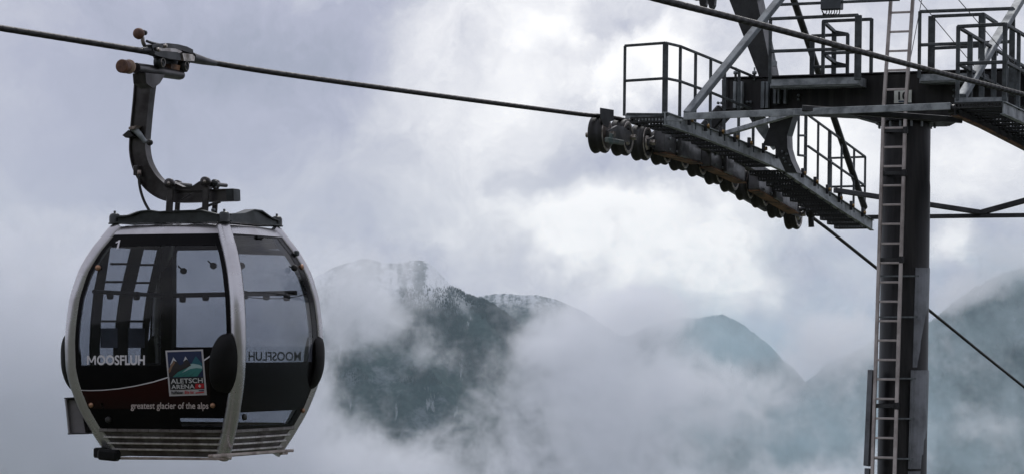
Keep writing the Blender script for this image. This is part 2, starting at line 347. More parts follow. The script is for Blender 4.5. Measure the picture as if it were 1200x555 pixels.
# ---------------------------------------------------------------- line geometry shared by ropes, cabin and tower
AZ = R(20.8)
H = Vector((math.sin(AZ), math.cos(AZ), 0)); CC = Vector((math.cos(AZ), -math.sin(AZ), 0)); Z = Vector((0, 0, 1))
C0 = P(1063, 140, 45.0)                                    # top of the tower column
def LC(px, py, c): return on_plane(px, py, C0 + CC * c, CC)   # point on the plane c metres across the line
def LH(px, py, h): return on_plane(px, py, C0 + H * h, H)     # point on the plane h metres along the line
CL, CR_ = -3.3, 3.0                                        # the two rope planes
steel_dark = mat('dark_steel', (.050, .052, .056), .40, .4, col2=(.016, .016, .018), nscale=3, amt=.9, bump=.15)
steel_grey = mat('weathered_galvanised_steel', (.36, .39, .41), .55, .2, col2=(.12, .135, .145), nscale=4, amt=1, bump=.2)
steel_light = mat('galvanised_steel', (.19, .215, .235), .6, .2, col2=(.09, .10, .11), nscale=5, amt=.9, bump=.15)
rail_grey = mat('railing_steel', (.085, .10, .108), .6, .2, col2=(.025, .027, .03), nscale=5, amt=1)
rust = mat('rust_brown_steel', (.26, .13, .065), .7, .1, col2=(.03, .02, .016), nscale=4, amt=1, bump=.3)
rubber = mat('black_rubber', (.012, .012, .013), .6, 0, col2=(.03, .028, .026), nscale=8, amt=.6)
disc_steel = mat('worn_wheel_steel', (.60, .56, .52), .35, .8, col2=(.10, .08, .06), nscale=7, amt=1)
ladder_m = mat('ladder_aluminium', (.60, .545, .535), .5, .15, col2=(.30, .26, .255), nscale=3, amt=.9)
rope_m = mat('steel_rope', (.030, .028, .028), .45, .5, col2=(.012, .011, .012), nscale=20, amt=.6)
brass = mat('brass_bolt', (.30, .19, .08), .35, .8, nscale=10)

def rope(name, pts, r, label, group=None, pitch=.13):
    """stranded rope: 6 strands wound round the core; pts are world points"""
    pts = [Vector(p) for p in pts]
    L = [0]
    for a, b in zip(pts, pts[1:]): L.append(L[-1] + (b - a).length)
    def at(s):
        s = min(max(s, 0), L[-1])
        for i in range(len(pts) - 1):
            if s <= L[i + 1] or i == len(pts) - 2:
                return pts[i].lerp(pts[i + 1], (s - L[i]) / (L[i + 1] - L[i]))
    n = int(L[-1] / .007); vs = []; fs = []; K = 18
    for i in range(n + 1):
        s = L[-1] * i / n; p = at(s); t = (at(s + .3) - at(s - .3)).normalized()
        u = t.cross(Z).normalized(); w = u.cross(t)
        for k in range(K):
            a = 2 * math.pi * k / K; ph = 6 * (a - 2 * math.pi * s / pitch)
            rr = r * (1 + .30 * (abs(math.cos(ph / 2)) - .6))
            vs.append(p + (u * math.cos(a) + w * math.sin(a)) * rr)
    for i in range(n):
        for k in range(K): fs.append((i * K + k, i * K + (k + 1) % K, (i + 1) * K + (k + 1) % K, (i + 1) * K + k))
    b = MB(); b.add(vs, fs, True); o = b.build(name, rope_m); tag(o, label, 'cable', group); return o
def smooth_pts(pts, n=8):
    """Catmull-Rom through points"""
    q = [pts[0] * 2 - pts[1]] + list(pts) + [pts[-1] * 2 - pts[-2]]; out = []
    for i in range(1, len(q) - 2):
        for k in range(n):
            t = k / n; a, b, c, d = q[i - 1], q[i], q[i + 1], q[i + 2]
            out.append(.5 * ((2 * b) + (c - a) * t + (2 * a - 5 * b + 4 * c - d) * t * t + (3 * b - a - 3 * c + d) * t ** 3))
    return out + [pts[-1]]
WHEELS = [(703, 158), (728, 161.5), (751, 167.5), (774, 173), (795, 180), (816, 187.5), (836, 197), (854, 206), (872, 216), (890, 225), (909, 237.5), (929, 251)]
WR = .25
wc = [LC(x, y, CL) for x, y in WHEELS]
pre = [LC(x, y, CL) for x, y in ((-420, -36), (-200, 1), (0, 33), (120, 52.3), (225, 69.5), (300, 82), (400, 96.5), (550, 117), (680, 134))]
over = [c + Z * (WR + .01) for c in wc]
post = [LC(x, y, CL) for x, y in ((950, 253), (985, 280), (1088, 362.5), (1152, 414.5), (1200, 453), (1290, 526), (1380, 600))]
rope('haul_rope', smooth_pts(pre + over + post, 6), .027, 'dark twisted rope carrying the gondola and running over the wheels of the tower', 'haul ropes of the lift')
r2 = [LC(x, y, CR_) for x, y in ((300, -128), (560, -57), (775, 0), (880, 26.5), (1000, 58.5), (1100, 85), (1200, 111))] + [p + CC * 6.3 for p in over[1:] + post]
rope('haul_rope', smooth_pts(r2, 6), .027, 'thicker looking near rope crossing in front of the tower railings at top right', 'haul ropes of the lift')
# thin stay wires at the head of the tower
for a, b_, c, l in (((1060, -20), (1174, 117), 1.2, 'thin wire slanting from the ladder top down to the right walkway'),
                 ((1105, -21), (1210, 100), 2.0, 'thin wire slanting down beside the rightmost railing post'),
                 ((1084, -20), (1064, 84), .0, 'thin steep wire hanging just right of the ladder top')):
    w = MB(); w.tube([LC(*a, c), LC(*b_, c)], .006, 6); o = w.build('wire', rope_m); tag(o, l, 'wire', 'thin wires at the tower head')
# ================================================================ GONDOLA
O = on_plane(230, 400, C0 + CC * CL, CC); O.z = 0; DEP = O.dot(CF); K1 = F / DEP
PROF = [(262, .57), (267, .615), (272, .655), (282, .70), (296, .775), (320, .865), (350, .925), (380, .95), (400, .957), (430, .95), (450, .92), (480, .842), (506, .745), (520, .685), (531, .635)]
def zy(py): return (400 - py) / K1
def s_of(z):
    y = 400 - z * K1
    return float(np.interp(y, [p[0] for p in PROF], [p[1] for p in PROF]))
# smooth the profile once
_ys = np.linspace(262, 531, 270); _ss = np.interp(_ys, [p[0] for p in PROF], [p[1] for p in PROF])
_k = np.hanning(25); _k /= _k.sum(); _pad = np.concatenate([2 * _ss[0] - _ss[12:0:-1], _ss, 2 * _ss[-1] - _ss[-2:-14:-1]]); _sm = np.convolve(_pad, _k, 'valid')
def s_of(z): return float(np.interp(400 - z * K1, _ys, _sm))
FN = [-H, CC, H, -CC]; FT = [CC, H, -CC, -H]           # face normals and, seen from outside, the rightward tangents
BOW = .035
def fp(k, a, z, off=0.0):
    s = s_of(z); u = max(-1, min(1, a / s))
    return O + FN[k] * (s - .02 + BOW * (1 - u * u) + off) + FT[k] * a + Z * z
def az(k, px, py):
    """face coordinates of the point of face k seen at a photo position"""
    z = zy(py); a = 0
    for _ in range(14):
        s = s_of(z); u = max(-1, min(1, a / s))
        p = on_plane(px, py, O + FN[k] * (s - .02 + BOW * (1 - u * u)), FN[k]); a = (p - O).dot(FT[k]); z = p.z
    return a, z
def patch(mb, k, z0, z1, fL, fR, off=0.0, nz=24, na=10, thick=0):
    L_ = fL if callable(fL) else (lambda z: fL); R_ = fR if callable(fR) else (lambda z: fR)
    vs = []
    for j in range(nz + 1):
        z = z0 + (z1 - z0) * j / nz
        for i in range(na + 1): vs.append(fp(k, L_(z) + (R_(z) - L_(z)) * i / na, z, off))
    fs = [(j * (na + 1) + i, j * (na + 1) + i + 1, (j + 1) * (na + 1) + i + 1, (j + 1) * (na + 1) + i) for j in range(nz) for i in range(na)]
    n = len(vs)
    if thick:
        vs2 = [v - FN[k] * thick for v in vs]; mb.add(vs + vs2, fs + [tuple(i + n for i in f[::-1]) for f in fs], True)
        rim = [i for i in range(na + 1)] + [j * (na + 1) + na for j in range(1, nz + 1)] + [nz * (na + 1) + i for i in range(na - 1, -1, -1)] + [j * (na + 1) for j in range(nz - 1, 0, -1)]
        mb.add([(vs + vs2)[i] for i in rim] + [(vs + vs2)[i + n] for i in rim], [(i, (i + 1) % len(rim), len(rim) + (i + 1) % len(rim), len(rim) + i) for i in range(len(rim))])
    else: mb.add(vs, fs, True)
    return mb
def ppoly(mb, k, pts, off=.004):
    """flat sheet on face k from photo outline points (fan)"""
    q = [fp(k, *az(k, x, y), off) for x, y in pts]; mb.add(q, [tuple(range(len(q)))]); return mb

silver = mat('brushed_aluminium_frame', (.58, .575, .60), .28, .85, col2=(.42, .40, .415), nscale=2.5, amt=.7, bump=.015, rvar=.06)
skirt_m = mat('dusty_bronze_skirt', (.18, .168, .162), .5, .3, col2=(.07, .055, .05), nscale=4, amt=1)
rib_m = mat('skirt_rib', (.62, .60, .59), .35, .5, col2=(.22, .18, .16), nscale=4, amt=.9)
black = mat('gloss_black_panel', (.006, .006, .007), .18, 0, col2=(.011, .010, .010), nscale=3, amt=.6, rvar=.05, spec=.05)
pad_m = mat('black_bumper_rubber', (.006, .006, .0065), .55, 0, col2=(.012, .012, .012), nscale=6, amt=.6, spec=.15)
white = mat('white_print', (.72, .70, .74), .5, 0, col2=(.5, .48, .52), nscale=12, amt=.4)
inner = mat('dark_interior_trim', (.010, .011, .013), .6, 0, nscale=6, spec=.15)
hang = mat('hanger_steel', (.085, .080, .082), .34, .6, col2=(.022, .018, .018), nscale=3.5, amt=.9, bump=.12)
carr = mat('carrier_steel', (.055, .062, .065), .42, .5, col2=(.022, .024, .024), nscale=4, amt=.9, bump=.12)
copper = mat('copper_stud', (.42, .24, .15), .4, .6, nscale=12)
wood_m = mat('worn_brown_wheel', (.16, .075, .045), .6, 0, col2=(.07, .035, .025), nscale=14, amt=1)
tan_m = mat('skid_metal', (.50, .43, .39), .45, .4, col2=(.16, .12, .10), nscale=5, amt=.9)
gl = bpy.data.materials.new('tinted_glass'); gl.use_nodes = True; q = G(gl.node_tree); q.N.clear()
tcg = q.n('ShaderNodeTexCoord'); ng = q.n('ShaderNodeTexNoise', {'Vector': tcg.outputs['Object'], 'Scale': 3.0, 'Detail': 6.0, 'Roughness': .7})
tr = q.n('ShaderNodeBsdfTransparent', {'Color': q.mix(ng.outputs[0], (.42, .445, .485, 1), (.55, .57, .61, 1))})
gs = q.n('ShaderNodeBsdfGlossy', {'Color': (1, 1, 1, 1), 'Roughness': .06}); lw = q.n('ShaderNodeLayerWeight', {'Blend': .5}); frv = q.m('MULTIPLY_ADD', q.m('POWER', lw.outputs['Facing'], 4.0), .45, .022)
dfm = q.n('ShaderNodeBsdfDiffuse', {'Color': (.30, .31, .34, 1)})
mg = q.n('ShaderNodeMixShader', {0: frv, 1: tr.outputs[0], 2: gs.outputs[0]})
md = q.n('ShaderNodeMixShader', {0: q.m('MULTIPLY', q.smooth(ng.outputs[0], .4, .75), .035), 1: mg.outputs[0], 2: dfm.outputs[0]})
og = q.n('ShaderNodeOutputMaterial'); q.L.new(md.outputs[0], og.inputs[0])

gon = empty('cable_car_gondola', O); tag(gon, 'black glass and silver gondola cabin hanging from the rope, with white MOOSFLUH lettering', 'gondola')
ZT, ZB = zy(268), zy(531)
# posts
zs = [ZB + (ZT - ZB) * i / 40 for i in range(41)]
for sc_, sh_ in ((1, -1), (1, 1), (-1, 1), (-1, -1)):
    b = MB(); b.tube([O + CC * sc_ * (s_of(z) - .055) + H * sh_ * (s_of(z) - .055) + Z * z for z in zs], .073, 20)
    b.build('corner_post', silver, gon)
# roof
b = MB(); sT = s_of(zy(266)) - .03
rings = [(sT - .02, zy(270)), (sT + .02, zy(267.5)), (sT, zy(266)), (sT - .12, zy(264.2)), (.05, zy(263.2))]
vs = []
for s_, z_ in rings:
    for i in range(40):
        t = 2 * math.pi * i / 40; c_, n_ = math.cos(t), math.sin(t); e_ = .28
        vs.append(O + CC * s_ * math.copysign(abs(c_) ** e_, c_) + H * s_ * math.copysign(abs(n_) ** e_, n_) + Z * z_)
b.add(vs, [(r_ * 40 + i, r_ * 40 + (i + 1) % 40, (r_ + 1) * 40 + (i + 1) % 40, (r_ + 1) * 40 + i) for r_ in range(4) for i in range(40)] + [tuple(range(160, 200))])
b.build('roof', silver, gon)
for k in range(4):
    b = MB(); patch(b, k, zy(276.5), zy(267), lambda z: -s_of(z) + .06, lambda z: s_of(z) - .06, .012, 4, 10, .05); b.build('roof_rim', silver, gon)
W_ = lambda z: s_of(z) - .10
zb0 = [zy(427.5), zy(423.5), zy(427), zy(427)]      # lower edge of each window
for k in range(4):
    b = MB(); patch(b, k, zy(498), zy(276.5), lambda z: -W_(z), W_, 0, 60, 16); wn = b.build('window', gl, gon)
    # black printed border of the pane, 3 mm proud
    b = MB(); o_ = .004
    zt = zy(290) if k != 1 else zy(278.5); patch(b, k, zt, zy(276.5), lambda z: -W_(z), W_, o_, 4, 12)
    wl = .055 if k != 2 else .02; wr = .055
    if k == 1: wl, wr = .03, .15
    if k == 3: wl, wr = .03, .05
    patch(b, k, zb0[k], zt, lambda z: -W_(z), lambda z: -W_(z) + wl, o_, 40, 2)
    patch(b, k, zb0[k], zt, lambda z: W_(z) - wr, W_, o_, 40, 2)
    if k == 0:    # corner piece under the top edge and step above the belt
        ppoly(b, 0, [(150, 289), (262, 289), (262, 283)], .005) if False else None
    b.build('window_border', black, wn)
    b = MB()
    patch(b, k, zy(480), zb0[k], lambda z: -W_(z), W_, .006, 24, 14, .02)
    patch(b, k, zy(499), zy(496), lambda z: -W_(z), W_, .006, 2, 14, .02)
    if k == 0:
        xa = az(0, 210, 488)[0]
        patch(b, 0, zy(496), zy(480), lambda z: -W_(z), lambda z: xa, .006, 6, 8, .02)
        patch(b, 0, zy(486.5), zy(480), lambda z: xa, W_, .006, 3, 4, .02)
        x1 = az(0, 187, 420)[0]
        patch(b, 0, zb0[0], zy(406), lambda z: x1 + .17 * (z - zb0[0]) / (zy(406) - zb0[0]), lambda z: az(0, 252, 420)[0], .006, 6, 6, .02)
    if k == 1:
        patch(b, 1, zy(496), zy(480), lambda z: W_(z) - .17, W_, .006, 6, 3, .02)
    if k == 3: patch(b, 3, zy(496), zy(480), lambda z: -W_(z), W_, .006, 6, 3, .02)
    b.build('lower_panel', black, gon)
    # ribbed skirt
    b = MB(); patch(b, k, ZB, zy(498.5), lambda z: -s_of(z) + .07, lambda z: s_of(z) - .07, -.01, 12, 10, .03); sk = b.build('skirt_panel', skirt_m, gon)
    for yy, hh in ((501.5, 3.6), (509.5, 2.4), (516.5, 2.4), (523.5, 2.4)):
        b = MB(); z = zy(yy); a1 = s_of(z) - .075
        pts = [fp(k, -a1 + 2 * a1 * i / 12, z, .006) for i in range(13)]
        r_ = hh / 2 / K1
        for i in range(12): b.bar(pts[i], pts[i + 1], .03, r_ * 2, Z, .004)
        b.build('rib', skirt_m if yy < 505 else rib_m, sk)
# coloured print under the curved white line on the visible front
red = bpy.data.materials.new('dark_red_print'); red.use_nodes = True; q = G(red.node_tree); q.N.clear()
gp = q.n('ShaderNodeNewGeometry'); sp = q.n('ShaderNodeSeparateXYZ', {0: gp.outputs['Position']})
nn = q.n('ShaderNodeTexNoise', {'Vector': gp.outputs['Position'], 'Scale': 6.0, 'Detail': 5.0})
ff = q.smooth(q.m('ADD', sp.outputs[2], q.m('MULTIPLY', nn.outputs[0], .12)), zy(484), zy(452) + .04)
lat = q.n('ShaderNodeVectorMath', {0: gp.outputs['Position'], 1: tuple(CC)}, operation='DOT_PRODUCT').outputs['Value']
ff = q.m('MULTIPLY', ff, q.smooth(lat, O.dot(CC) + .75, O.dot(CC) + .1))
cc_ = q.mix(ff, (.010, .008, .008, 1), (.026, .006, .006, 1))
bb = q.n('ShaderNodeBsdfPrincipled', {'Base Color': cc_, 'Roughness': .2, 'Specular IOR Level': .15}); oo = q.n('ShaderNodeOutputMaterial'); q.L.new(bb.outputs[0], oo.inputs[0])
CUR = [(93, 456.5), (105, 457), (120, 456.6), (140, 454.8), (160, 451.5), (180, 447), (200, 440.8), (220, 432), (240, 421.5), (256, 410.5)]
cx = [p[0] for p in CUR]; cyy = [p[1] for p in CUR]
b = MB(); vs = []; N_ = 40
for i in range(N_ + 1):
    x = 94 + (247 - 94) * i / N_; y0 = float(np.interp(x, cx, cyy)); 
    for j in range(9):
        y = y0 + (478.5 - y0) * j / 8; xx = x
        if x < 120: xx = x + (y - y0) * .42 * (1 - (x - 94) / 60)
        a, z = az(0, xx, y); vs.append(fp(0, a, z, .009))
b.add(vs, [(i * 9 + j, i * 9 + j + 1, (i + 1) * 9 + j + 1, (i + 1) * 9 + j) for i in range(N_) for j in range(8)], True)
b.build('red_graphic', red, gon)
b = MB(); vs = []
for i in range(61):
    x = 95 + (254 - 95) * i / 60; y0 = float(np.interp(x, cx, cyy)); sl = (np.interp(x + 2, cx, cyy) - np.interp(x - 2, cx, cyy)) / 4
    w_ = .45 + .35 * i / 60
    for dy in (-w_, w_): a, z = az(0, x, y0 + dy * math.sqrt(1 + sl * sl)); vs.append(fp(0, a, z, .012))
b.add(vs, [(2 * i, 2 * i + 1, 2 * i + 3, 2 * i + 2) for i in range(60)], True); b.build('curved_line', white, gon)

def text_mesh(txt, mapf, offs=0.0, shear=0.0, space=1.0):
    """letters as a mesh; mapf takes (0..1 across, 0..1 up cap height) to a world point"""
    cu = bpy.data.curves.new('t', 'FONT'); cu.body = txt; cu.size = 1; cu.offset = offs; cu.shear = shear; cu.space_character = space; cu.resolution_u = 4
    ob = bpy.data.objects.new('t', cu); COL.objects.link(ob); bpy.context.view_layer.update()
    me = ob.to_mesh(); V = [v.co.copy() for v in me.vertices]; Fs = [tuple(p.vertices) for p in me.polygons]
    ob.to_mesh_clear(); bpy.data.objects.remove(ob); bpy.data.curves.remove(cu)
    x0 = min(v.x for v in V); x1 = max(v.x for v in V)
    b = MB(); b.add([mapf((v.x - x0) / (x1 - x0), v.y / .69) for v in V], Fs); return b
def face_text(k, txt, xa, xb, ya, yb, off=.014, **kw):
    def f(u, v):
        a, z = az(k, xa + (xb - xa) * u, yb + (ya - yb) * v); return fp(k, a, z, off)
    return text_mesh(txt, f, **kw)
ob_ = face_text(0, 'OOSFLUH', 114.3, 170.5, 416, 426.6, offs=.028)
def strokes(polys, xa, xb, ya, yb, off=.014):
    for pl in polys:
        q_ = []
        for u, v in pl: a, z = az(0, xa + (xb - xa) * u, yb + (ya - yb) * v); q_.append(fp(0, a, z, off))
        ob_.add(q_, [tuple(range(len(q_)))])
strokes([[(0, 0), (.17, 0), (.17, 1), (0, 1)], [(.83, 0), (1, 0), (1, 1), (.83, 1)], [(0, 1), (.22, 1), (.57, .22), (.43, .22)], [(1, 1), (.78, 1), (.5, .38), (.5, .22), (.57, .22)]], 102.8, 113.2, 416.2, 426.6)
ob_.build('lettering', white, gon, 'white name lettering on the front of the cabin')
face_text(0, 'greatest glacier of the alps', 154, 245, 470.8, 478.2, offs=.012).build('lettering', mat('pink_white_print', (.66, .56, .56), .5), gon, 'small slogan lettering under the emblem')
ob_ = MB(); strokes([[(.30, 0), (.62, 0), (.95, 1), (.68, 1)], [(.68, 1), (.60, .72), (.15, .62), (.20, .78), (.50, .86)]], 135.2, 142.2, 281, 290.8); ob_.build('cabin_number', white, gon)
face_text(2, 'MOOSFLUH', 352, 290.5, 411.8, 421.8, offs=.02).build('lettering', mat('backlit_dark_print', (.03, .035, .045), .6), gon, 'lettering on the far pane, seen mirrored through the cabin')  # back of white letters; their backlit darkness is put into the colour
# emblem
EQ = [(194.6, 410.2), (238.6, 408.8), (243.2, 462.2), (199.2, 463.6)]
def em(u, v, off):
    """u right, v down in the emblem"""
    x = (EQ[0][0] * (1 - u) + EQ[1][0] * u) * (1 - v) + (EQ[3][0] * (1 - u) + EQ[2][0] * u) * v
    y = (EQ[0][1] * (1 - u) + EQ[1][1] * u) * (1 - v) + (EQ[3][1] * (1 - u) + EQ[2][1] * u) * v
    a, z = az(0, x, y); return fp(0, a, z, off)
def flatm(n, c): return mat(n, c, .45, 0, nscale=10, amt=.25)
def epoly(pts, off, b=None):
    bm = bmesh.new(); bm.faces.new([bm.verts.new((u, v, 0)) for u, v in pts])
    for k in range(1, 10):
        for ax_ in (0, 1):
            n_ = [0, 0, 0]; n_[ax_] = 1; p_ = [0, 0, 0]; p_[ax_] = k / 10
            bmesh.ops.bisect_plane(bm, geom=bm.verts[:] + bm.edges[:] + bm.faces[:], plane_co=p_, plane_no=n_)
    bm.verts.index_update(); b = b or MB(); b.add([em(v.co.x, v.co.y, off) for v in bm.verts], [[v.index for v in f.verts] for f in bm.faces]); bm.free(); return b
b = MB(); g_ = 10
b.add([em(i / g_, j / g_, .014) for j in range(g_ + 1) for i in range(g_ + 1)], [(j * 11 + i, j * 11 + i + 1, (j + 1) * 11 + i + 1, (j + 1) * 11 + i) for j in range(g_) for i in range(g_)])
emb = b.build('emblem', flatm('emblem_white', (.52, .50, .53)), gon, 'square emblem with two peaks and a glacier')
epoly([(.045, .035), (.955, .035), (.955, .60), (.045, .60)], .017).build('emblem_sky', flatm('emblem_blue', (.012, .022, .075)), emb)
epoly([(.045, .60), (.955, .60), (.955, .865), (.045, .865)], .017).build('emblem_band', flatm('emblem_black', (.010, .011, .014)), emb)
def egrad(pts, off): return epoly(pts, off)
epoly([(.66, .31), (.80, .14), (.95, .31), (.95, .40), (.72, .34)], .0185).build('emblem_peak', flatm('emblem_teal', (.012, .10, .14)), emb)
b = epoly([(.14, .585), (.24, .50), (.40, .43), (.55, .385), (.62, .335), (.58, .31), (.72, .305), (.88, .335), (.95, .37), (.95, .44), (.86, .52), (.80, .585)], .020)
b.build('emblem_glacier', flatm('emblem_green', (.04, .20, .19)), emb)
epoly([(.60, .315), (.72, .305), (.88, .335), (.95, .37), (.95, .42), (.80, .40), (.62, .42), (.40, .50), (.56, .39)], .0215).build('emblem_glacier', flatm('emblem_ice', (.32, .46, .47)), emb)
b = epoly([(.045, .44), (.21, .155), (.36, .335), (.45, .30), (.53, .145), (.66, .34), (.56, .385), (.30, .47), (.14, .585), (.045, .585)], .023)
b.build('emblem_peak', flatm('emblem_rock', (.022, .018, .022)), emb)
b = MB(); b.add([em(u, v, .0255) for u, v in [(.10, .33), (.21, .15), (.29, .25), (.24, .235), (.21, .215), (.17, .27)]], [tuple(range(6))]); b.build('emblem_snow', flatm('emblem_snow', (.55, .55, .60)), emb); b = MB()
b.add([em(u, v, .0255) for u, v in [(.465, .25), (.53, .14), (.59, .225), (.55, .205), (.515, .225)]], [tuple(range(5))]); b.build('emblem_snow', flatm('emblem_snow', (.55, .55, .60)), emb)
b = MB(); b.add([em(u, v, .025) for u, v in [(.045, .50), (.045, .43), (.20, .22), (.25, .27), (.16, .36), (.10, .47)]], [tuple(range(6))]); b.build('emblem_slope', flatm('emblem_brown', (.20, .12, .08)), emb)
b = MB()
for (u0, v0, u1, v1) in ((.24, .58, .62, .43), (.40, .58, .70, .45), (.60, .58, .80, .46)):
    b.add([em(u, v, .0255) for u, v in [(u0 - .012, v0), (u0 + .02, v0), (u1, v1)]], [(0, 1, 2)])
b.build('emblem_stripe', flatm('emblem_deep_green', (.02, .12, .12)), emb)
def etext(t, u0, u1, v0, v1, **kw): return text_mesh(t, lambda u, v: em(u0 + (u1 - u0) * u, v1 + (v0 - v1) * v, .0205), **kw)
ew = flatm('emblem_letter', (.62, .62, .64))
etext('ALETSCH', .08, .93, .625, .725, offs=.012).build('emblem_lettering', ew, emb)
etext('ARENA', .08, .70, .755, .845, offs=.012).build('emblem_lettering', ew, emb)
er = flatm('emblem_red', (.50, .02, .03))
epoly([(.73, .745), (.95, .745), (.95, .85), (.70, .85)], .019).build('emblem_flag', er, emb)
b = MB()
for (x, y, w2, h2) in ((.84, .797, .012, .034), (.84, .797, .034, .012)):
    b.add([em(x - w2, y - h2, .0225 + w2 * .03), em(x + w2, y - h2, .0225 + w2 * .03), em(x + w2, y + h2, .0225 + w2 * .03), em(x - w2, y + h2, .0225 + w2 * .03)], [(0, 1, 2, 3)])
b.build('emblem_cross', ew, emb)
etext('Raiffeisen', .07, .38, .895, .955, offs=.03).build('emblem_lettering', flatm('emblem_ink', (.012, .012, .014)), emb)
etext('Bitte hier', .42, .68, .89, .96, offs=.02, shear=.3).build('emblem_lettering', er, emb)
epoly([(.71, .935), (.94, .92), (.94, .945), (.71, .96)], .0205).build('emblem_stroke', er, emb)
epoly([(.80, .89), (.94, .885), (.94, .905), (.80, .91)], .0205).build('emblem_stroke', flatm('emblem_navy', (.02, .03, .10)), emb)
# studs
for x, y, r_, k in ((107.5, 474, 3.0, 0), (250, 474.3, 3.0, 0), (115.5, 313.5, 3.4, 0), (354, 480.5, 2.8, 1), (352.5, 312.5, 3.4, 1)):
    a, z = az(k, x, y); p = fp(k, a, z, 0); n_ = FN[k]; r = r_ / K1
    b = MB(); b.lathe(p, n_, [(0, .030), (r * .5, .029), (r, .02), (r, 0), (0, 0)], 14); b.build('stud', copper, gon)
for x, y, k in ((284, 488, 1), (128, 491, 0)):
    a, z = az(k, x, y); p = fp(k, a, z, .01); b = MB(); b.lathe(p, FN[k], [(0, .03), (.028, .028), (.034, 0), (0, 0)], 14); b.build('stud', rubber, gon)
# bumpers
for (sc_, sh_, sft) in ((1, -1, -.09), (1, 1, -.02), (-1, 1, 0), (-1, -1, -.12)):
    n_ = (CC * sc_ + H * sh_).normalized(); t_ = Z.cross(n_)
    b = MB(); vs = []; nu, nv = 24, 28; z0, z1 = zy(458), zy(390)
    for j in range(nv + 1):
        v = j / nv; z = z0 + (z1 - z0) * v; e = max(0, 1 - abs(2 * v - 1) ** 3.2) ** .5
        s = s_of(z)
        top = 1 if v < .6 else 1 - .25 * (v - .6) / .4
        base = O + (CC * sc_ + H * sh_) * (s - .055) + Z * z + t_ * (sft)
        for i in range(nu):
            t = 2 * math.pi * i / nu
            vs.append(base + t_ * math.cos(t) * .178 * e * top + n_ * (math.sin(t) * .07 * e + .012 - abs(math.cos(t)) ** 2 * .07))
    b.add(vs, [(j * nu + i, j * nu + (i + 1) % nu, (j + 1) * nu + (i + 1) % nu, (j + 1) * nu + i) for j in range(nv) for i in range(nu)] + [tuple(range(nu))[::-1], tuple(range(nv * nu, nv * nu + nu))], True)
    b.build('bumper', pad_m, gon)
# interior: far door frames seen through the front pane (on the inside of the left face), rungs, handrails
def bars(k, segs, off, w, th=.05):
    b = MB()
    for (xa, xb) in segs: pass
    return b
def follow(k, xs, ys, wpx, off, m, name, parent):
    """upright bar following the curve of face k; xs/ys photo path, wpx width in photo pixels"""
    b = MB(); cps = []
    for i in range(25):
        y = ys[0] + (ys[-1] - ys[0]) * i / 24; x = float(np.interp(y, ys, xs)); w2 = float(np.interp(y, ys, wpx)) / 2
        (a0, z0), (a1, z1) = az(k, x - w2, y), az(k, x + w2, y); cps.append((fp(k, a0, z0, off), fp(k, a1, z1, off)))
    vs = []
    for p0, p1 in cps: vs += [p0, p1, p1 - FN[k] * .02, p0 - FN[k] * .02]
    b.add(vs, [(4 * i + q_, 4 * i + (q_ + 1) % 4, 4 * i + 4 + (q_ + 1) % 4, 4 * i + 4 + q_) for i in range(24) for q_ in range(4)] + [(0, 1, 2, 3), (96, 97, 98, 99)])
    return b.build(name, m, parent)
YB = [290, 313, 345, 376, 410, 445, 480]
door = follow(3, [120, 116.5, 111, 108, 106.5, 108, 112], YB, [8.5, 9, 10, 10.5, 10.5, 10, 9], -.03, inner, 'door_frame', gon)
follow(3, [157, 151.5, 144, 140, 137, 138, 142], YB, [14, 14, 14.5, 15, 15.5, 15, 14], -.03, inner, 'door_frame', gon)
follow(3, [186, 180, 172, 167.5, 164.5, 165, 168], YB, [9, 8, 7, 6.5, 6, 6, 6], -.03, inner, 'door_frame', gon)
for (x0, x1, y) in ((125, 147, 309), (119, 143, 330), (113, 135, 376), (159, 178, 310), (153, 172, 331), (146, 164, 376)):
    (a0, z0), (a1, z1) = az(3, x0, y), az(3, x1, y); b = MB(); b.bar(fp(3, a0, z0, -.05), fp(3, a1, z1, -.05), .02, .022); b.build('door_rung', inner, gon)
pk = mat('blue_grey_pocket', (.10, .12, .17), .5)
for (x0, x1) in ((112, 131), (144, 163)):
    b = MB(); q_ = [fp(3, *az(3, x, y), -.06) for x, y in ((x0, 384), (x1, 384), (x1, 407), (x0, 407))]; b.prism(q_, CC * .01); b.build('door_pocket', pk, gon)
# inner pole beside the far corner
b = MB(); sI = .84
b.bar(O + CC * -.72 + H * .80 + Z * zy(500), O + CC * -.70 + H * .76 + Z * zy(276), .13, .10, H); b.build('door_post', inner, gon)
b = MB(); zr = zy(342); sR = s_of(zr) - .16
loop = [O - CC * sR - H * sR + Z * zr, O - CC * sR + H * sR + Z * (zr - .02), O + CC * sR + H * sR + Z * zr]
b.tube([loop[0], loop[1]], .022, 10); b.tube([loop[1], loop[2]], .026, 10)
for px_ in (128, 160): pass
hr = b.build('handrail', inner, gon)
for x, y, k in ((129, 344, 3), (160, 345, 3), (241, 346, 2), (287, 344, 2), (312, 345, 2), (336, 346, 2), (214, 348, 2)):
    c_ = on_plane(x, y, loop[1], FN[k]); b = MB(); b.lathe(c_ - Z * .02, Z, [(0, -.035), (.03, -.03), (.036, 0), (.03, .05), (0, .055)], 12); b.build('clamp', inner, hr)
for x, y, h_ in ((215, 317, .3), (250, 311, -.2), (283, 311, -.2), (345, 313.5, .4)):
    c_ = on_plane(x, y, O + H * h_, H); b = MB(); b.lathe(c_, -H, [(0, .02), (.03, .018), (.034, 0), (.03, -.02), (0, -.02)], 14)
    b.tube([c_, c_ - CC * .06 + Z * .05 * (1 if x < 260 else .3)], .008, 6); b.build('strap_knob', rubber, gon)
b = MB(); pa, pb = on_plane(276, 294, O + H * (s_of(zy(295)) - .08), H), on_plane(350, 296.5, O + H * (s_of(zy(295)) - .08), H)
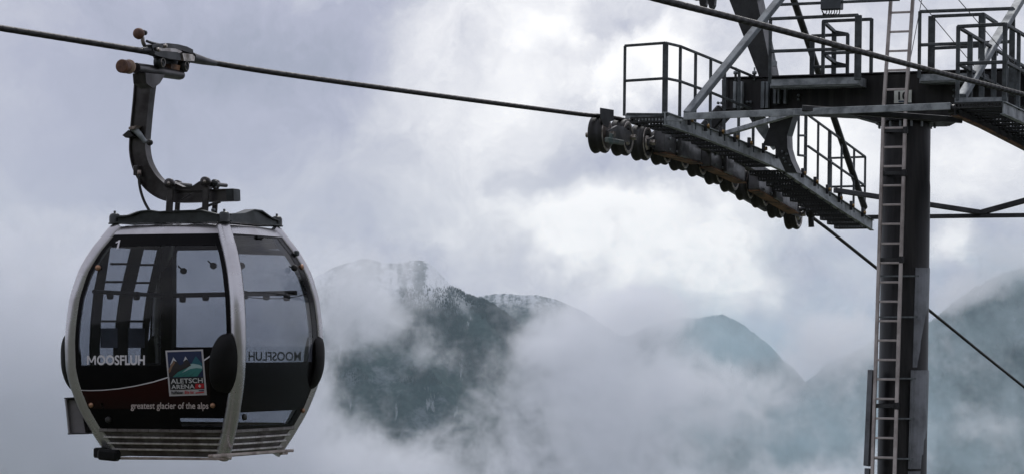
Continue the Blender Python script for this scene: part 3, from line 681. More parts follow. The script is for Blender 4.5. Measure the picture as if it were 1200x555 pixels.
b.bar(pa, pb, .05, .055, Z, .01); b.build('ceiling_rail', mat('grey_rail', (.10, .115, .12), .5, .3), gon)
b = MB(); b.tube([fp(1, *az(1, x, y), -.02) for x, y in ((279, 287), (300, 286.6), (312, 285), (325, 283.6), (336, 283))], .006, 6); b.build('cable', inner, gon)
b = MB(); b.tube([fp(1, *az(1, x, y), -.02) for x, y in ((284, 347), (305, 349), (330, 349.5), (350, 347), (364, 343))], .005, 6); b.build('cable', inner, gon)
b = MB(); c_ = fp(1, *az(1, 303, 278), .01); b.box(c_, H * .07, Z * .012, CC * .012, .004); b.build('vent', inner, gon)
for sg in (-1, 1):
    c_ = O + H * sg * .52 + Z * zy(455); b = MB()
    b.box(c_, CC * .62, H * .24, Z * .035, .02); be = b.build('bench_seat', inner, gon)
    b = MB(); b.box(c_ + H * sg * .26 + Z * .14, CC * .62, H * .03, Z * .12, .02); b.build('backrest', inner, be)
b = MB(); sf = s_of(ZB) - .02; b.box(O + Z * (ZB + .02), CC * sf, H * sf, Z * .025, .02); b.build('floor', skirt_m, gon)
# skids and fittings under the floor
def FP(c, h, y): return O + CC * c + H * h + Z * zy(y)
b = MB(); pa = on_plane(246, 533.8, O + CC * .76, CC); pb = on_plane(342, 527.2, O + CC * .76, CC)
b.bar(pa, pb, .05, .028, Z, .008); b.bar(pa.lerp(pb, .14) + Z * .0, pa.lerp(pb, .24) - Z * .03, .04, .04, Z, .01); b.bar(pa.lerp(pb, .86) - Z * .02, pa.lerp(pb, .93) - Z * .02, .04, .03, Z, .005); b.build('skid', tan_m, gon)
b = MB(); pa = on_plane(114, 530, O - CC * .66, CC); pb = pa + H * 1.45; b.bar(pa, pb, .10, .10, Z, .015); b.bar(pa + CC * .02 - Z * .01, pa + CC * .24 - Z * .025, .12, .11, Z, .03); b.build('skid', pad_m, gon)
b = MB(); b.bar(FP(-.5, -.66, 534), FP(.66, -.66, 533), .04, .025, Z, .006); b.build('kick_rail', tan_m, gon)
# ski holder on the left side
ctr = on_plane(94, 487, O - CC * .95 - H * .62, H); rk = MB()
rk.box(ctr - CC * .085 + H * .05, CC * .010, H * .16, Z * .175 - CC * .02, .004); rk.build('ski_holder', mat('ski_holder_grey', (.30, .29, .31), .45, .4, nscale=5), gon)
rk = MB(); rk.box(ctr + CC * .0 + H * .1, CC * .055, H * .12, Z * .165, .01); rk.box(ctr - CC * .02 - H * .06, CC * .09, H * .012, Z * .165 + CC * -.03, .004); rk.build('ski_holder', mat('ski_holder_dark', (.20, .19, .20), .5, .3, nscale=5), gon)
rk = MB(); rk.bar(ctr - CC * .10 + Z * .178, ctr + CC * .12 + Z * .19, .3, .012, Z, .003); rk.build('ski_holder_rim', steel_dark, gon); rk = MB(); rk.bar(ctr - CC * .06 - Z * .172, ctr + CC * .16 - Z * .165, .3, .012, Z, .003); rk.build('ski_holder_rim', steel_dark, gon)

# carrier frame on the roof
SC = .60; zc0, zc1 = zy(262.3), zy(252)
cf = empty('carrier_frame', O + Z * zc0, gon)
def plate_bar(p0, p1, prof, th, m, name, par):
    """upright plate from p0 to p1; prof = (t, bottom, top)"""
    up_ = Z; pts = [p0.lerp(p1, t) + up_ * lo for t, lo, hi in prof] + [p0.lerp(p1, t) + up_ * hi for t, lo, hi in prof[::-1]]
    n_ = (p1 - p0).normalized().cross(Z); b = MB(); b.prism(pts, n_ * th)
    for t0, t1 in zip(prof, prof[1:]): b.bar(p0.lerp(p1, t0[0]) + up_ * t0[2], p0.lerp(p1, t1[0]) + up_ * t1[2], th * 2.2, .012, up_)
    b.bar(p0.lerp(p1, prof[0][0]) + up_ * prof[0][1], p0.lerp(p1, prof[-1][0]) + up_ * prof[-1][1], th * 2.2, .014, up_)
    return b.build(name, m, par)
pr = [(.04, 0, .05), (.16, 0, .065), (.26, 0, .105), (.34, 0, .112), (.42, -.005, .095), (.5, -.01, .10), (.8, -.01, .105), (.96, -.005, .06)]
prs = [(.04, 0, .065), (.30, 0, .085), (.48, 0, .13), (.62, 0, .128), (.80, 0, .07), (.96, 0, .045)]
cn = {(c, h): O + CC * c * SC + H * h * SC + Z * zc0 for c in (-1, 1) for h in (-1, 1)}
plate_bar(cn[(-1, -1)], cn[(1, -1)], pr, .05, carr, 'side_beam', cf); plate_bar(cn[(-1, 1)], cn[(1, 1)], pr, .05, carr, 'side_beam', cf)
plate_bar(cn[(1, -1)], cn[(1, 1)], prs, .05, carr, 'side_beam', cf); plate_bar(cn[(-1, -1)], cn[(-1, 1)], prs, .05, carr, 'side_beam', cf)
for c_ in (-.22, .16):
    b = MB(); b.bar(O + CC * c_ - H * SC + Z * (zc0 + .04), O + CC * c_ + H * SC + Z * (zc0 + .04), .07, .07, Z, .008); b.build('cross_beam', carr, cf)
for p in cn.values():
    b = MB(); b.lathe(p - Z * .015, Z, [(0, -.045), (.022, -.045), (.022, -.03), (.045, -.03), (.05, -.02), (.02, -.014), (.02, -.002), (.062, 0), (.066, .010), (.055, .014), (.055, .078), (.05, .085), (.046, .095), (.030, .105), (.012, .107), (.012, .13), (0, .132)], 20)
    b.build('rubber_mount', carr, cf)
# hanger
HP = -.12; HO = O + H * HP
def hp(x, y): return on_plane(x, y, HO, H)
cen = [(171.5, 88), (170, 100), (168, 120), (165.5, 145), (164, 165), (164.2, 178), (167, 192), (173, 205), (181, 215.5), (192, 224), (204, 228.6), (216, 230), (240, 229.6), (262, 229), (276.5, 228.6)]
wid = [19, 18.5, 17.5, 17.5, 17.5, 18, 18.5, 19, 19, 17.5, 15.5, 14, 13.5, 13, 13]
cv = smooth_pts([Vector((x, y, w)) for (x, y), w in zip(cen, wid)], 5)
ol = []; il = []
for i, p in enumerate(cv):
    t = (cv[min(i + 1, len(cv) - 1)] - cv[max(i - 1, 0)]); t.z = 0; t.normalize(); n_ = Vector((-t.y, t.x, 0))
    ol.append(p + n_ * p.z / 2); il.append(p - n_ * p.z / 2)
b = MB()
for i in range(len(cv) - 1):
    q_ = [hp(ol[i].x, ol[i].y), hp(ol[i + 1].x, ol[i + 1].y), hp(il[i + 1].x, il[i + 1].y), hp(il[i].x, il[i].y)]; b.prism(q_, H * .07)
for e_ in (ol, il):
    for i in range(len(e_) - 1):
        p0, p1 = hp(e_[i].x, e_[i].y), hp(e_[i + 1].x, e_[i + 1].y); b.bar(p0, p1, .013, .12, H)
e0 = hp(276, 228.6); b.box(e0, CC * .006, H * .075, Z * .06, .003)
hanger = b.build('hanger_arm', hang, gon)
b = MB(); b.prism([hp(x, y) for x, y in ((269, 222.2), (277.6, 222), (278, 235.4), (269.5, 235.6))], H * .15); b.build('end_plate', carr, hanger)
b = MB()
for x in (272.5, 275.5):
    for y in (226, 231): b.lathe(hp(x, y) - H * .075, -H, [(0, .01), (.008, .01), (.008, 0), (0, 0)], 8)
b.build('bolts', disc_steel, hanger) if False else None
b = MB(); b.prism([hp(x, y) for x, y in ((198, 214), (204, 212.5), (210, 216), (217, 219.3), (227, 219), (236, 213), (242, 211.5), (246, 216), (246, 224), (198, 226))], H * .10); b.build('saddle_plate', hang, hanger)
for (x, yt, yb, dh, w) in ((199, 215, 257, -.13, .07), (241, 213, 257, -.13, .065), (208.5, 217, 252, .30, .05), (252.5, 216, 250, .30, .055)):
    p0 = on_plane(x + 1, yt, HO + H * dh, H); p1 = on_plane(x - 1.2, yb, HO + H * dh, H)
    b = MB(); b.bar(p0, p1, .03, w, CC, .006); lk = b.build('link', hang, hanger)
    b = MB(); b.lathe(p0 - H * .03, -H, [(.022, .018), (.048, .018), (.048, -.03), (.022, -.03), (.022, .018)], 18); b.build('eye', hang, lk)
    b = MB(); b.lathe(p0 - H * .02, -H, [(0, .03), (.018, .03), (.018, -.1), (0, -.1)], 12); b.build('pin', disc_steel, lk)
    b = MB(); b.lathe(p1 - H * .01 + Z * .03, -H, [(0, .032), (.02, .03), (.022, .0), (0, 0)], 10); b.build('pin', steel_grey, lk)
for x in (199, 241):
    p0 = on_plane(x + 1, 215, HO - H * .10, H); b = MB(); b.tube([p0, p0 + H * .44], .02, 10); b.build('axle', hang, hanger)
p0 = hp(252, 217)
b = MB(); b.tube([p0 - H * .05 - CC * .05, p0 - H * .05 + CC * .04 + Z * .01, p0 - H * .05 + CC * .02 - Z * .03], .022, 8); b.lathe(p0 - H * .06 + CC * .03 + Z * .015, -H, [(0, .03), (.03, .03), (.034, 0), (0, -.02)], 12); b.build('latch', carr, hanger)
b = MB(); b.tube([on_plane(x, y, HO - H * .1, H) for x, y in ((206, 238), (214, 233.5), (221, 229), (223, 227.5))], .008, 6); b.build('cable', rubber, hanger)
b = MB(); b.tube([on_plane(x, y, HO - H * .12, H) for x, y in ((230, 247), (238, 244), (247, 240), (258, 236.5))], .014, 8); b.build('damper', rubber, hanger)
# door release lever half-way up the hanger
hl = on_plane(162, 153, HO - H * .09, H)
b = MB(); b.tube([on_plane(x, y, HO - H * .09, H) for x, y in ((156, 151), (163, 157), (170, 166), (176, 167))], [.035, .03, .022, .015], 10); lv = b.build('release_lever', steel_grey, hanger)
b = MB(); pts = [on_plane(x, y, HO - H * .10, H) for x, y in ((154, 149.5), (163, 147.5), (160, 151.5), (154, 152.5))]; b.prism(pts, H * .12); b.build('lever_plate', tan_m, lv)
b = MB(); pts = [on_plane(x, y, HO - H * .10, H) for x, y in ((146, 159), (153, 153), (158, 160), (150, 162))]; b.prism(pts, H * .1); b.build('lever_wedge', rubber, lv)
b = MB(); c_ = on_plane(175.5, 167.2, HO - H * .12, H); b.lathe(c_, -H, [(0, .03), (.025, .025), (.033, 0), (.025, -.025), (0, -.03)], 14); b.build('knob', rubber, lv)
b = MB(); c_ = on_plane(161, 200, HO - H * .06, H); b.box(c_, CC * .028, H * .04, Z * .05, .006); b.build('cable_box', hang, hanger)
b = MB(); b.lathe(on_plane(163, 203, HO - H * .08, H), Z, [(0, -.03), (.02, -.03), (.024, 0), (.02, .03), (0, .03)], 10); b.build('cable_gland', tan_m, hanger)
b = MB(); b.tube(smooth_pts([on_plane(x, y, HO - H * .1, H) for x, y in ((163, 204), (163.2, 214), (165.5, 226), (170.5, 239), (179, 252), (190, 261), (198, 265))], 5), .014, 8); b.build('control_cable', rubber, hanger)
# grip
RP = on_plane(205, 66.5, C0 + CC * CL, CC)
gr = empty('rope_grip', RP, gon)
def gp_(x, y, c=0.0): return on_plane(x, y, C0 + CC * (CL + c), CC)
b = MB(); b.tube([gp_(159, 80, -.02), gp_(170, 81.8, -.02), gp_(210, 88, .02), gp_(212.5, 88.3, .02)], [.052, .056, .05, .042], 18); b.build('pivot_tube', hang, gr)
b = MB(); b.prism([gp_(x, y) for x, y in ((163, 86), (186, 88), (180, 98), (172, 104), (164, 98))], CC * .14); b.build('pivot_lug', hang, gr)
b = MB(); b.tube([gp_(150, 77.5, -.05), gp_(163, 78.5, -.05)], .032, 12); b.build('wheel_axle', steel_dark, gr)
ax = (gp_(163, 79.5, -.05) - gp_(150, 77.5, -.05)).normalized()
b = MB(); b.lathe(gp_(145, 78, -.05), ax, [(0, -.05), (.055, -.05), (.066, -.04), (.066, .035), (.058, .045), (0, .045)], 24, False); b.build('guide_wheel', wood_m, gr)
b = MB(); b.lathe(gp_(150.5, 78.3, -.05), ax, [(.03, .0), (.070, .0), (.070, .02), (.03, .02), (.03, 0)], 24); b.build('wheel_ring', mat('pale_ring', (.45, .32, .24), .5), gr)
b = MB(); b.lathe(gp_(163, 39.7, -.05), ax, [(0, -.045), (.035, -.045), (.052, -.03), (.057, 0), (.045, .03), (0, .035)], 20); b.build('guide_wheel', wood_m, gr)
b = MB(); b.lathe(gp_(169, 38.5, -.05), ax, [(0, -.02), (.026, -.02), (.026, .02), (0, .03)], 14); b.build('wheel_hub', steel_dark, gr)
b = MB(); b.tube(smooth_pts([gp_(x, y, -.06) for x, y in ((167, 44), (167.8, 50), (170.5, 55), (174, 58.5))], 4), [.02] * 12 + [.024], 10); b.build('lever_arm', rib_m, gr)
b = MB(); b.tube(smooth_pts([gp_(x, y, .02) for x, y in ((172, 48.5), (178, 50.5), (186, 52.5))], 4), .014, 8); b.build('lever_arm', steel_dark, gr)
b = MB(); b.prism([gp_(x, y) for x, y in ((173, 53), (180, 51.5), (192, 51), (204, 52.4), (214, 55), (221, 58.5), (221.5, 63.5), (208, 59.5), (196, 57.5), (186, 57), (182, 60), (174, 60))], CC * .10); b.build('cover_plate', steel_dark, gr)
b = MB(); b.prism([gp_(x, y, .07) for x, y in ((178, 60.5), (190, 60), (205, 61.5), (209, 64), (209, 71), (196, 69.5), (182, 66), (178, 64))], CC * .06); b.build('jaw', steel_dark, gr)
b = MB(); b.prism([gp_(x, y, -.05) for x, y in ((180, 62), (212, 62), (222, 70), (218, 78), (186, 76))], CC * .05); b.build('jaw', steel_dark, gr)
b = MB(); b.prism([gp_(x, y, .06) for x, y in ((182, 55.8), (204, 57.2), (212, 60.5), (210, 62.2), (184, 59.5))], CC * .03); b.build('spring_bar', rib_m, gr)
b = MB(); b.prism([gp_(x, y, .08) for x, y in ((210, 62.5), (222, 64), (225, 67), (224, 72), (212, 71.5))], CC * .07); b.build('jaw_tip', disc_steel, gr)
for x, y in ((184, 58.8), (192.2, 54.3)):
    b = MB(); b.lathe(gp_(x, y, .08), CC, [(0, .03), (.018, .03), (.022, 0), (0, 0)], 12); b.build('bolt', disc_steel, gr)
for x, y in ((187.5, 73.5), (215.5, 77.5)):
    b = MB(); b.lathe(gp_(x, y, .05), CC, [(.0, .03), (.018, .03), (.02, .02), (.036, .018), (.038, .034), (.048, .034), (.05, .026), (.062, .024), (.062, -.04), (0, -.04)], 26); rw = b.build('roller', steel_dark, gr)
    b = MB(); b.lathe(gp_(x, y, .05), CC, [(.040, .037), (.047, .037), (.047, .030), (.040, .030), (.040, .037)], 26); b.build('ring', disc_steel, rw)
b = MB(); b.tube([gp_(224, 67.5, .01), gp_(238, 71.3, .005), gp_(252, 74.5, 0)], [.055, .042, .029], 14); b.build('rope_guide', steel_dark, gr)
b = MB(); b.tube([gp_(183, 61.5, .01), gp_(174, 59.8, .005), gp_(166, 59.2, 0)], [.05, .04, .029], 14); b.build('rope_guide', steel_dark, gr)
b = MB(); b.prism([gp_(x, y, .0) for x, y in ((196, 75), (206, 77), (205, 83), (195, 81))], CC * .1); b.build('pivot_block', rust, gr)
# ================================================================ TOWER
TH = R(4.6); U = (Z * math.cos(TH) + H * math.sin(TH)).normalized(); WD = (H * math.cos(TH) - Z * math.sin(TH)).normalized()
paint = mat('black_painted_steel', (.013, .013, .0155), .42, .1, col2=(.042, .040, .042), nscale=7, amt=.9, bump=.08, spec=.3, stretch=(1, 1, .07))
tower = empty('lift_tower', C0 - U * 30); tag(tower, 'tall black steel lift tower with ladder, catwalks, railings and wheel trains', 'tower')
# column
b = MB(); b.tube([C0 + U * .02, C0 - U * .9, C0 - U * 1.0, C0 - U * 12, C0 - U * 31], [.345, .345, .352, .362, .41], 40)
column = b.build('column', paint, tower)
b = MB(); b.lathe(C0 - U * .02, U, [(.345, -.06), (.46, -.05), (.46, 0), (.345, .0)], 40, False); b.build('flange', paint, column)
for i in range(16):
    a = 2 * math.pi * i / 16; p = C0 + (H * math.cos(a) + CC * math.sin(a)) * .41
    b = MB(); b.lathe(p - U * .13, U, [(0, 0), (.018, 0), (.018, .11), (0, .11)], 6, False); b.build('bolt', steel_grey, column)
# crossarm
ho = -.25
ol = [(846, 93.5), (1260, 80.5), (1260, 119), (1124, 131), (1101, 143), (1031, 144), (995, 134), (925, 130.5), (846, 129)]
b = MB(); b.prism([LH(x, y, ho) + H * .25 for x, y in ol], H * .5)
for (x0, y0), (x1, y1) in zip(ol, ol[1:] + ol[:1]):
    b.bar(LH(x0, y0, ho) + H * .25, LH(x1, y1, ho) + H * .25, .58, .02, U)
arm = b.build('crossarm', paint, tower)
for x, w_ in ((862, .03), (870, .02), (895, .04), (900, .03), (909, .03), (913.5, .02), (921, .025)):
    b = MB(); b.bar(LH(x, 96 if x < 905 else 103, ho - .07), LH(x - .6, 127 if x < 905 else 122, ho - .07), w_ * 1.4, .10, H, .004); b.build('stiffener', steel_light if x > 885 else steel_grey, arm)
for x in (862, 884):
    b = MB(); p = LH(x, 91, ho + .0); b.lathe(p - U * .05, U, [(0, .0), (.02, .0), (.02, .10), (.035, .10), (.035, .14), (.012, .15), (.012, .2), (0, .2)], 8); b.build('bolt', steel_grey, arm)
for x, y in ((842, 121), (846, 121), (876, 120), (880, 120), (936, 112), (1118, 106), (1118, 113), (936, 117)):
    b = MB(); b.lathe(LH(x, y, ho - .01), -H, [(0, .03), (.022, .03), (.022, 0), (0, 0)], 8); b.build('bolt', steel_light, arm)
# hanger arms carrying the walkway and wheel train
b = MB(); b.prism([LH(x, y, .3) for x, y in ((903, 128), (935, 128), (930, 145), (925.5, 160), (926, 174), (930, 188), (937, 203), (924, 203), (916, 186), (911, 172), (897, 171), (905, 150))], H * .3)
b.build('hanging_bracket', steel_dark, arm)
b = MB(); b.prism([LH(x, y, .2) for x, y in ((872, 128), (894, 128), (905, 165), (912, 172), (906, 176), (890, 156))], H * .06); b.build('gusset', steel_grey, arm)
for x, y in ((917, 178), (922, 181), (921, 190), (926, 194), (919, 186)):
    b = MB(); b.lathe(LH(x, y, .14), -H, [(0, .03), (.02, .03), (.02, 0), (0, 0)], 8); b.build('bolt', steel_light, arm)
b = MB(); b.bar(LH(850, 129, .1), LH(815, 168, .1), .22, .3, H, .02); b.build('hanging_bracket', steel_dark, arm)
# lifting frame over the crossarm
b = MB(); b.prism([LH(x, y, .0) for x, y in ((850, -30), (885, -30), (889, -2), (899, 40), (908, 92), (893.5, 92), (875, 44), (857, -2))], H * .34)
b.bar(LH(886, -18, 0), LH(893, 15, 0), .03, .40, H); b.bar(LH(893, 15, 0), LH(908, 90, 0), .03, .40, H); b.build('lifting_leg', steel_dark, tower)
b = MB(); b.bar(LH(812, -6, 0), LH(960, -12, 0), .3, .16, Z, .01); lb = b.build('lifting_beam', rust, tower)
for x in (824.5, 834.5):
    b = MB(); b.prism([LH(xx, yy, -.05) for xx, yy in ((x - 4.5, -4), (x + 4.5, -4), (x + 3.5, 7), (x + 1, 12), (x - 2, 10), (x - 3.5, 5))], H * .12); b.build('lug', steel_dark, lb)
b = MB(); b.tube([LH(898, 24, -.2), LH(904, 50, -.2), LH(908, 74, -.2)], .012, 6); b.box(LH(907.5, 75, -.2), CC * .035, H * .03, Z * .04, .005); b.build('conduit', steel_grey, tower)

def railing(name, posts, rails, f, w, rw=None, mat_=None, parent=None):
    """posts: (x, ytop, ybottom[, width]); rails: lists of photo points; f maps a photo point to the world"""
    m_ = mat_ or rail_grey; ra = None
    for r_ in rails:
        b = MB()
        for p0, p1 in zip(r_, r_[1:]): b.bar(f(*p0), f(*p1), rw or w, rw or w, U, .006)
        if ra is None: ra = b.build(name, m_, parent or tower)
        else: b.build('rail', m_, ra)
    for p in posts:
        ww = p[3] if len(p) > 3 else w; b = MB(); b.bar(f(p[0], p[1]), f(p[0] - (p[2] - p[1]) * .012, p[2]), ww, w, H, .006); b.build('post', m_, ra)
    return ra
cS = -2.3
fS = lambda x, y: LC(x, y, cS)
B0 = fS(780, 135); hB = (B0 - C0).dot(H); fB = lambda x, y: LH(x, y, hB)
cA = (fB(732, 136) - C0).dot(CC)
# left walkway: stringers, treads
S1 = [(779, 139), (815, 151.5), (850, 165), (885, 179.5), (922, 196)]; S2 = [(920, 196.5), (950, 217), (985, 240.5), (1022, 264)]
def stringer(pts, c_from, dc, m_, name, parent, hgt=.17):
    b = MB(); q_ = [LC(x, y, c_from) + CC * dc for x, y in pts]
    for p0, p1 in zip(q_, q_[1:]): b.bar(p0, p1, .015, hgt, U); b.bar(p0 + U * hgt / 2, p1 + U * hgt / 2, .07, .012, U); b.bar(p0 - U * hgt / 2, p1 - U * hgt / 2, .07, .012, U)
    return b.build(name, m_, parent)
def treads(pts, c_from, c0, c1, parent, first=0.0, hang=.02, step=.46, depth=.25):
    q_ = [LC(x, y, c_from) for x, y in pts]; tot = 0; out = []
    hs = [(p - C0).dot(H) for p in q_]; zs_ = [p.z for p in q_]; ph = hs[0] + first; made = None; n = 0
    while ph < hs[-1] - .05:
        z = float(np.interp(ph, hs, zs_)) - hang
        if made is None:
            b = MB(); o_ = C0 + H * ph + CC * ((c0 + c1) / 2); o_.z = z; hw = (c1 - c0) / 2 - .01
            for s_ in (-1, 1):
                b.box(o_ + H * depth / 2 * s_ + Z * .028, CC * hw, H * .006, Z * .012); b.box(o_ + H * depth / 2 * s_ - Z * .030, CC * hw, H * .010, Z * .010); b.box(o_ + CC * hw * s_, CC * .006, H * depth / 2, Z * .04)
                nn = int(hw * 2 / .045)
                for k in range(nn + 1): b.box(o_ + CC * (hw * (2 * k / nn - 1)) + H * depth / 2 * s_, CC * .010, H * .008, Z * .03)
            nn = int(hw * 2 / .055)
            for k in range(nn + 1): b.box(o_ + CC * (hw * (2 * k / nn - 1)) + Z * .028, CC * .006, H * depth / 2, Z * .008)
            for k in range(1, 5): b.box(o_ + H * (depth * (k / 5 - .5)) + Z * .02, CC * hw, H * .010, Z * .008)
            made = b.build('tread', steel_dark, parent); mw = world_of(made).translation.copy() - (C0 + H * ph) ; base_z = z; base_h = ph
        else:
            t = made.copy(); COL.objects.link(t); t.parent = parent; t.matrix_basis = Matrix.Translation(H * (ph - base_h) + Z * (z - base_z)) @ made.matrix_basis
        ph += step; n += 1
wl_ = empty('walkway', B0, tower)
stringer(S1, cS, 0, steel_grey, 'stringer', wl_); stringer(S2, cS, 0, steel_grey, 'stringer', wl_)
treads(S1, cS, cS - .50, cS, wl_, .14, 0); treads(S2, cS, cS - .56, cS, wl_, .1, .06)
b = MB(); b.bar(fB(733, 137), fB(782, 137), .02, .06, U); b.bar(fB(745, 140), fB(800, 141), .05, .03, U); b.build('end_plate', steel_grey, wl_)
for x, y in ((804, 139), (823, 146), (840.5, 152.5), (857.5, 159), (874, 165.5), (891, 172), (907, 178.5), (937, 201), (951.5, 211), (966, 220), (980, 230), (994, 239), (1007.5, 247)):
    p = fS(x, y + 3) + CC * .05; b = MB(); b.bar(p + U * .09, p - U * .06, .05, .04, H, .005); b.cur = 1
    b.lathe(p + CC * .025 + U * .01, CC, [(0, .03), (.03, .03), (.03, 0), (0, 0)], 8); b.build('clamp', [steel_dark, brass], wl_)
# railings of the left walkway
railing('railing', [(732.5, 54, 136, .035), (780, 50, 137, .075)], [[(732, 54), (780, 50.5)], [(733, 95), (780, 92)], [(734, 134), (783, 134.5)]], fB, .035)
pst = [797.4, 815.3, 833, 849.4, 866.3, 883.4]; tp = lambda x: float(np.interp(x, [780, 797, 833, 884, 893], [50, 54.5, 69, 90.5, 94])); bt = lambda x: float(np.interp(x, [780, 922], [138, 194]))
railing('railing', [(x, tp(x), bt(x), .04) for x in pst], [[(780, 50.5), (797, 54.5), (833, 69), (884, 90.5), (893, 94)], [(780, 92), (797, 95.5), (833, 108.5), (884, 129.5)]], fS, .035)
t2 = lambda x: 136 + (x - 949) * .735; m2 = lambda x: 171.5 + (x - 947) * .69; b2 = lambda x: 199 + (x - 925) * .66
railing('railing', [(959, t2(959), b2(959)), (972.5, t2(972.5), b2(972), .06), (986.5, t2(986), b2(986)), (1001, t2(1001), b2(1001)), (1014, t2(1014), b2(1012))], [[(947, 135), (1014, 184)], [(947, 171.5), (1014, 218)]], fS, .035)
railing('railing', [(936, 133.5, 183), (944.5, 133, 204, .05)], [[(936, 134), (948, 134)], [(936, 159), (944, 159)], [(936, 182), (944, 183)]], fS, .035)
hF = (fS(1014, 184) - C0).dot(H); fF = lambda x, y: LH(x, y, hF)
railing('railing', [(974, 187, 253, .035)], [[(972, 185.5), (1014, 184)], [(974, 219), (1014, 218)]], fF, .035)
# struts and ties
def strut(p, q_, w, h, m_, name='strut', up=None):
    b = MB(); b.bar(p, q_, w, h, up or U, .008); return b.build(name, m_, tower)
strut(fS(805, 134), LH(936, -28, -.6), .09, .11, steel_light, up=CC)
b = MB(); b.tube([fS(926, -12), fS(1013, 243)], .055, 14); b.build('strut', steel_dark, tower)
cI = 1.7; fI = lambda x, y: LC(x, y, cI)
strut(fI(1127, 114), fI(1222, -43), .09, .12, steel_light, up=CC)
strut(fB(801, 136.8), fB(1114, 124.5), .02, .095, steel_grey, 'tie_bar'); strut(fB(801, 133.5) + H * .05, fB(1114, 121.5) + H * .05, .09, .015, steel_light, 'tie_bar')
strut(fS(852, 156), fB(933, 132), .07, .07, steel_grey, 'tie_bar'); strut(fB(940, 127), fI(1128, 141), .07, .08, steel_dark, 'tie_bar')
hG = (fS(1019, 253) - C0).dot(H); fG = lambda x, y: LH(x, y, hG)
strut(fG(1012, 254.5), fG(1300, 251), .07, .07, steel_dark, 'tie_bar'); strut(fS(978, 223), fG(1150, 249), .08, .08, steel_dark, 'tie_bar'); strut(fG(1150, 249), fG(1260, 219), .08, .09, steel_dark, 'tie_bar')
b = MB(); b.box(fG(1150, 250.5) , CC * .14, H * .01, U * .06); b.build('gusset', steel_dark, tower)
# wheel trains
beam_st = mat('scuffed_beam_steel', (.17, .17, .18), .36, .4, col2=(.025, .025, .027), nscale=2.5, amt=1, bump=.25)
def wheel_mesh(c_):
    b = MB(); b.lathe(c_, CC, [(.13, -.105), (.185, -.105), (.245, -.095), (.258, -.075), (.252, -.04), (.238, -.02), (.234, 0), (.238, .02), (.252, .04), (.258, .075), (.245, .095), (.205, .105), (.13, .105)], 36)
    b.cur = 1; b.lathe(c_, CC, [(0, -.06), (.05, -.06), (.05, -.085), (.11, -.085), (.17, -.065), (.20, -.088), (.205, -.088)], 36); b.lathe(c_, CC, [(.228, .104), (.222, .112), (.185, .108), (.165, .07), (.11, .072), (.10, .11), (.05, .11), (.05, .14), (0, .14)], 36)
    return b
def train(cs, c0, parent):
    pr_ = None; base = None
    for i, w_ in enumerate(cs):
        if pr_ is None: pr_ = wheel_mesh(w_).build('wheel', [rubber, disc_steel], parent); base = w_
        else:
            t = pr_.copy(); COL.objects.link(t); t.parent = parent; t.matrix_basis = Matrix.Translation(w_ - base) @ pr_.matrix_basis
    for i in range(0, len(cs), 2):       # rockers joining pairs of wheels
        for sd_ in (-.13, .13):
            a_, b_ = cs[i] + CC * sd_, cs[i + 1] + CC * sd_; d_ = (b_ - a_).normalized(); b = MB()
            b.prism([a_ - d_ * .07 - Z * .05, a_ - d_ * .07 + Z * .05, a_.lerp(b_, .35) + Z * .14, a_.lerp(b_, .65) + Z * .14, b_ + d_ * .07 + Z * .05, b_ + d_ * .07 - Z * .05, a_.lerp(b_, .5) - Z * .10], CC * .03)
            b.build('rocker', beam_st, parent)
        for j in (i, i + 1):
            b = MB(); b.tube([cs[j] - CC * .2, cs[j] + CC * .2], .035, 12); b.lathe(cs[j] + CC * .17, CC, [(0, .05), (.045, .05), (.045, 0), (0, 0)], 6, False); b.build('axle', disc_steel, parent)
    for f0, f1 in ((2.15, 4.15), (4.7, 6.8), (7.7, 10.2)):       # box beams over groups of wheels
        a_, b_ = cs[int(f0)].lerp(cs[int(f0) + 1], f0 % 1), cs[int(f1)].lerp(cs[int(f1) + 1], f1 % 1)
        b = MB(); b.bar(a_ + CC * .23 + Z * .04, b_ + CC * .23 + Z * .04, .17, .34, Z, .02); b.bar(a_ + CC * .23 + Z * .225, a_.lerp(b_, .45) + CC * .23 + Z * .225, .2, .03, Z); bm_ = b.cur = 1
        b.bar(a_ + CC * .24 - Z * .142, b_ + CC * .24 - Z * .142, .19, .018, Z); b.build('box_beam', [beam_st, rust], parent)
        b = MB(); b.bar(a_ - CC * .22 + Z * .02, b_ - CC * .22 + Z * .02, .08, .26, Z, .01); b.build('box_beam', steel_dark, parent)
        m = a_.lerp(b_, .42); 
        for p_ in (a_.lerp(b_, .12), a_.lerp(b_, .30), m): b = MB(); b.lathe(p_ + CC * .32 + Z * .08, CC, [(0, .02), (.022, .02), (.022, 0), (0, 0)], 8); b.lathe(p_ + CC * .32 - Z * .08, CC, [(0, .02), (.022, .02), (.022, 0), (0, 0)], 8); b.build('bolt', steel_grey, parent)
        b = MB(); b.box(m + CC * .34 + Z * .03, CC * .05, (b_ - a_).normalized() * .20, Z * .17, .012); b.build('side_plate', beam_st, parent)
    # long upper beam hung from the tower arm
    a_, b_ = cs[4], cs[9]; b = MB(); b.bar(a_ + CC * .30 + Z * .16, cs[6] + CC * .30 + Z * .20, .14, .16, Z, .012); b.bar(cs[6] + CC * .30 + Z * .20, b_ + CC * .30 + Z * .16, .14, .16, Z, .012); b.build('main_beam', beam_st, parent)
tr_ = empty('wheel_train', wc[5], tower); train(wc, CL, tr_)
b = MB(); b.prism([LC(x, y, CL + .11) for x, y in ((703.5, 126.5), (718.8, 129), (718.8, 141.6), (714, 143), (712, 150), (706, 146), (703.5, 139))], CC * .012); b.build('guard_plate', steel_dark, tr_)
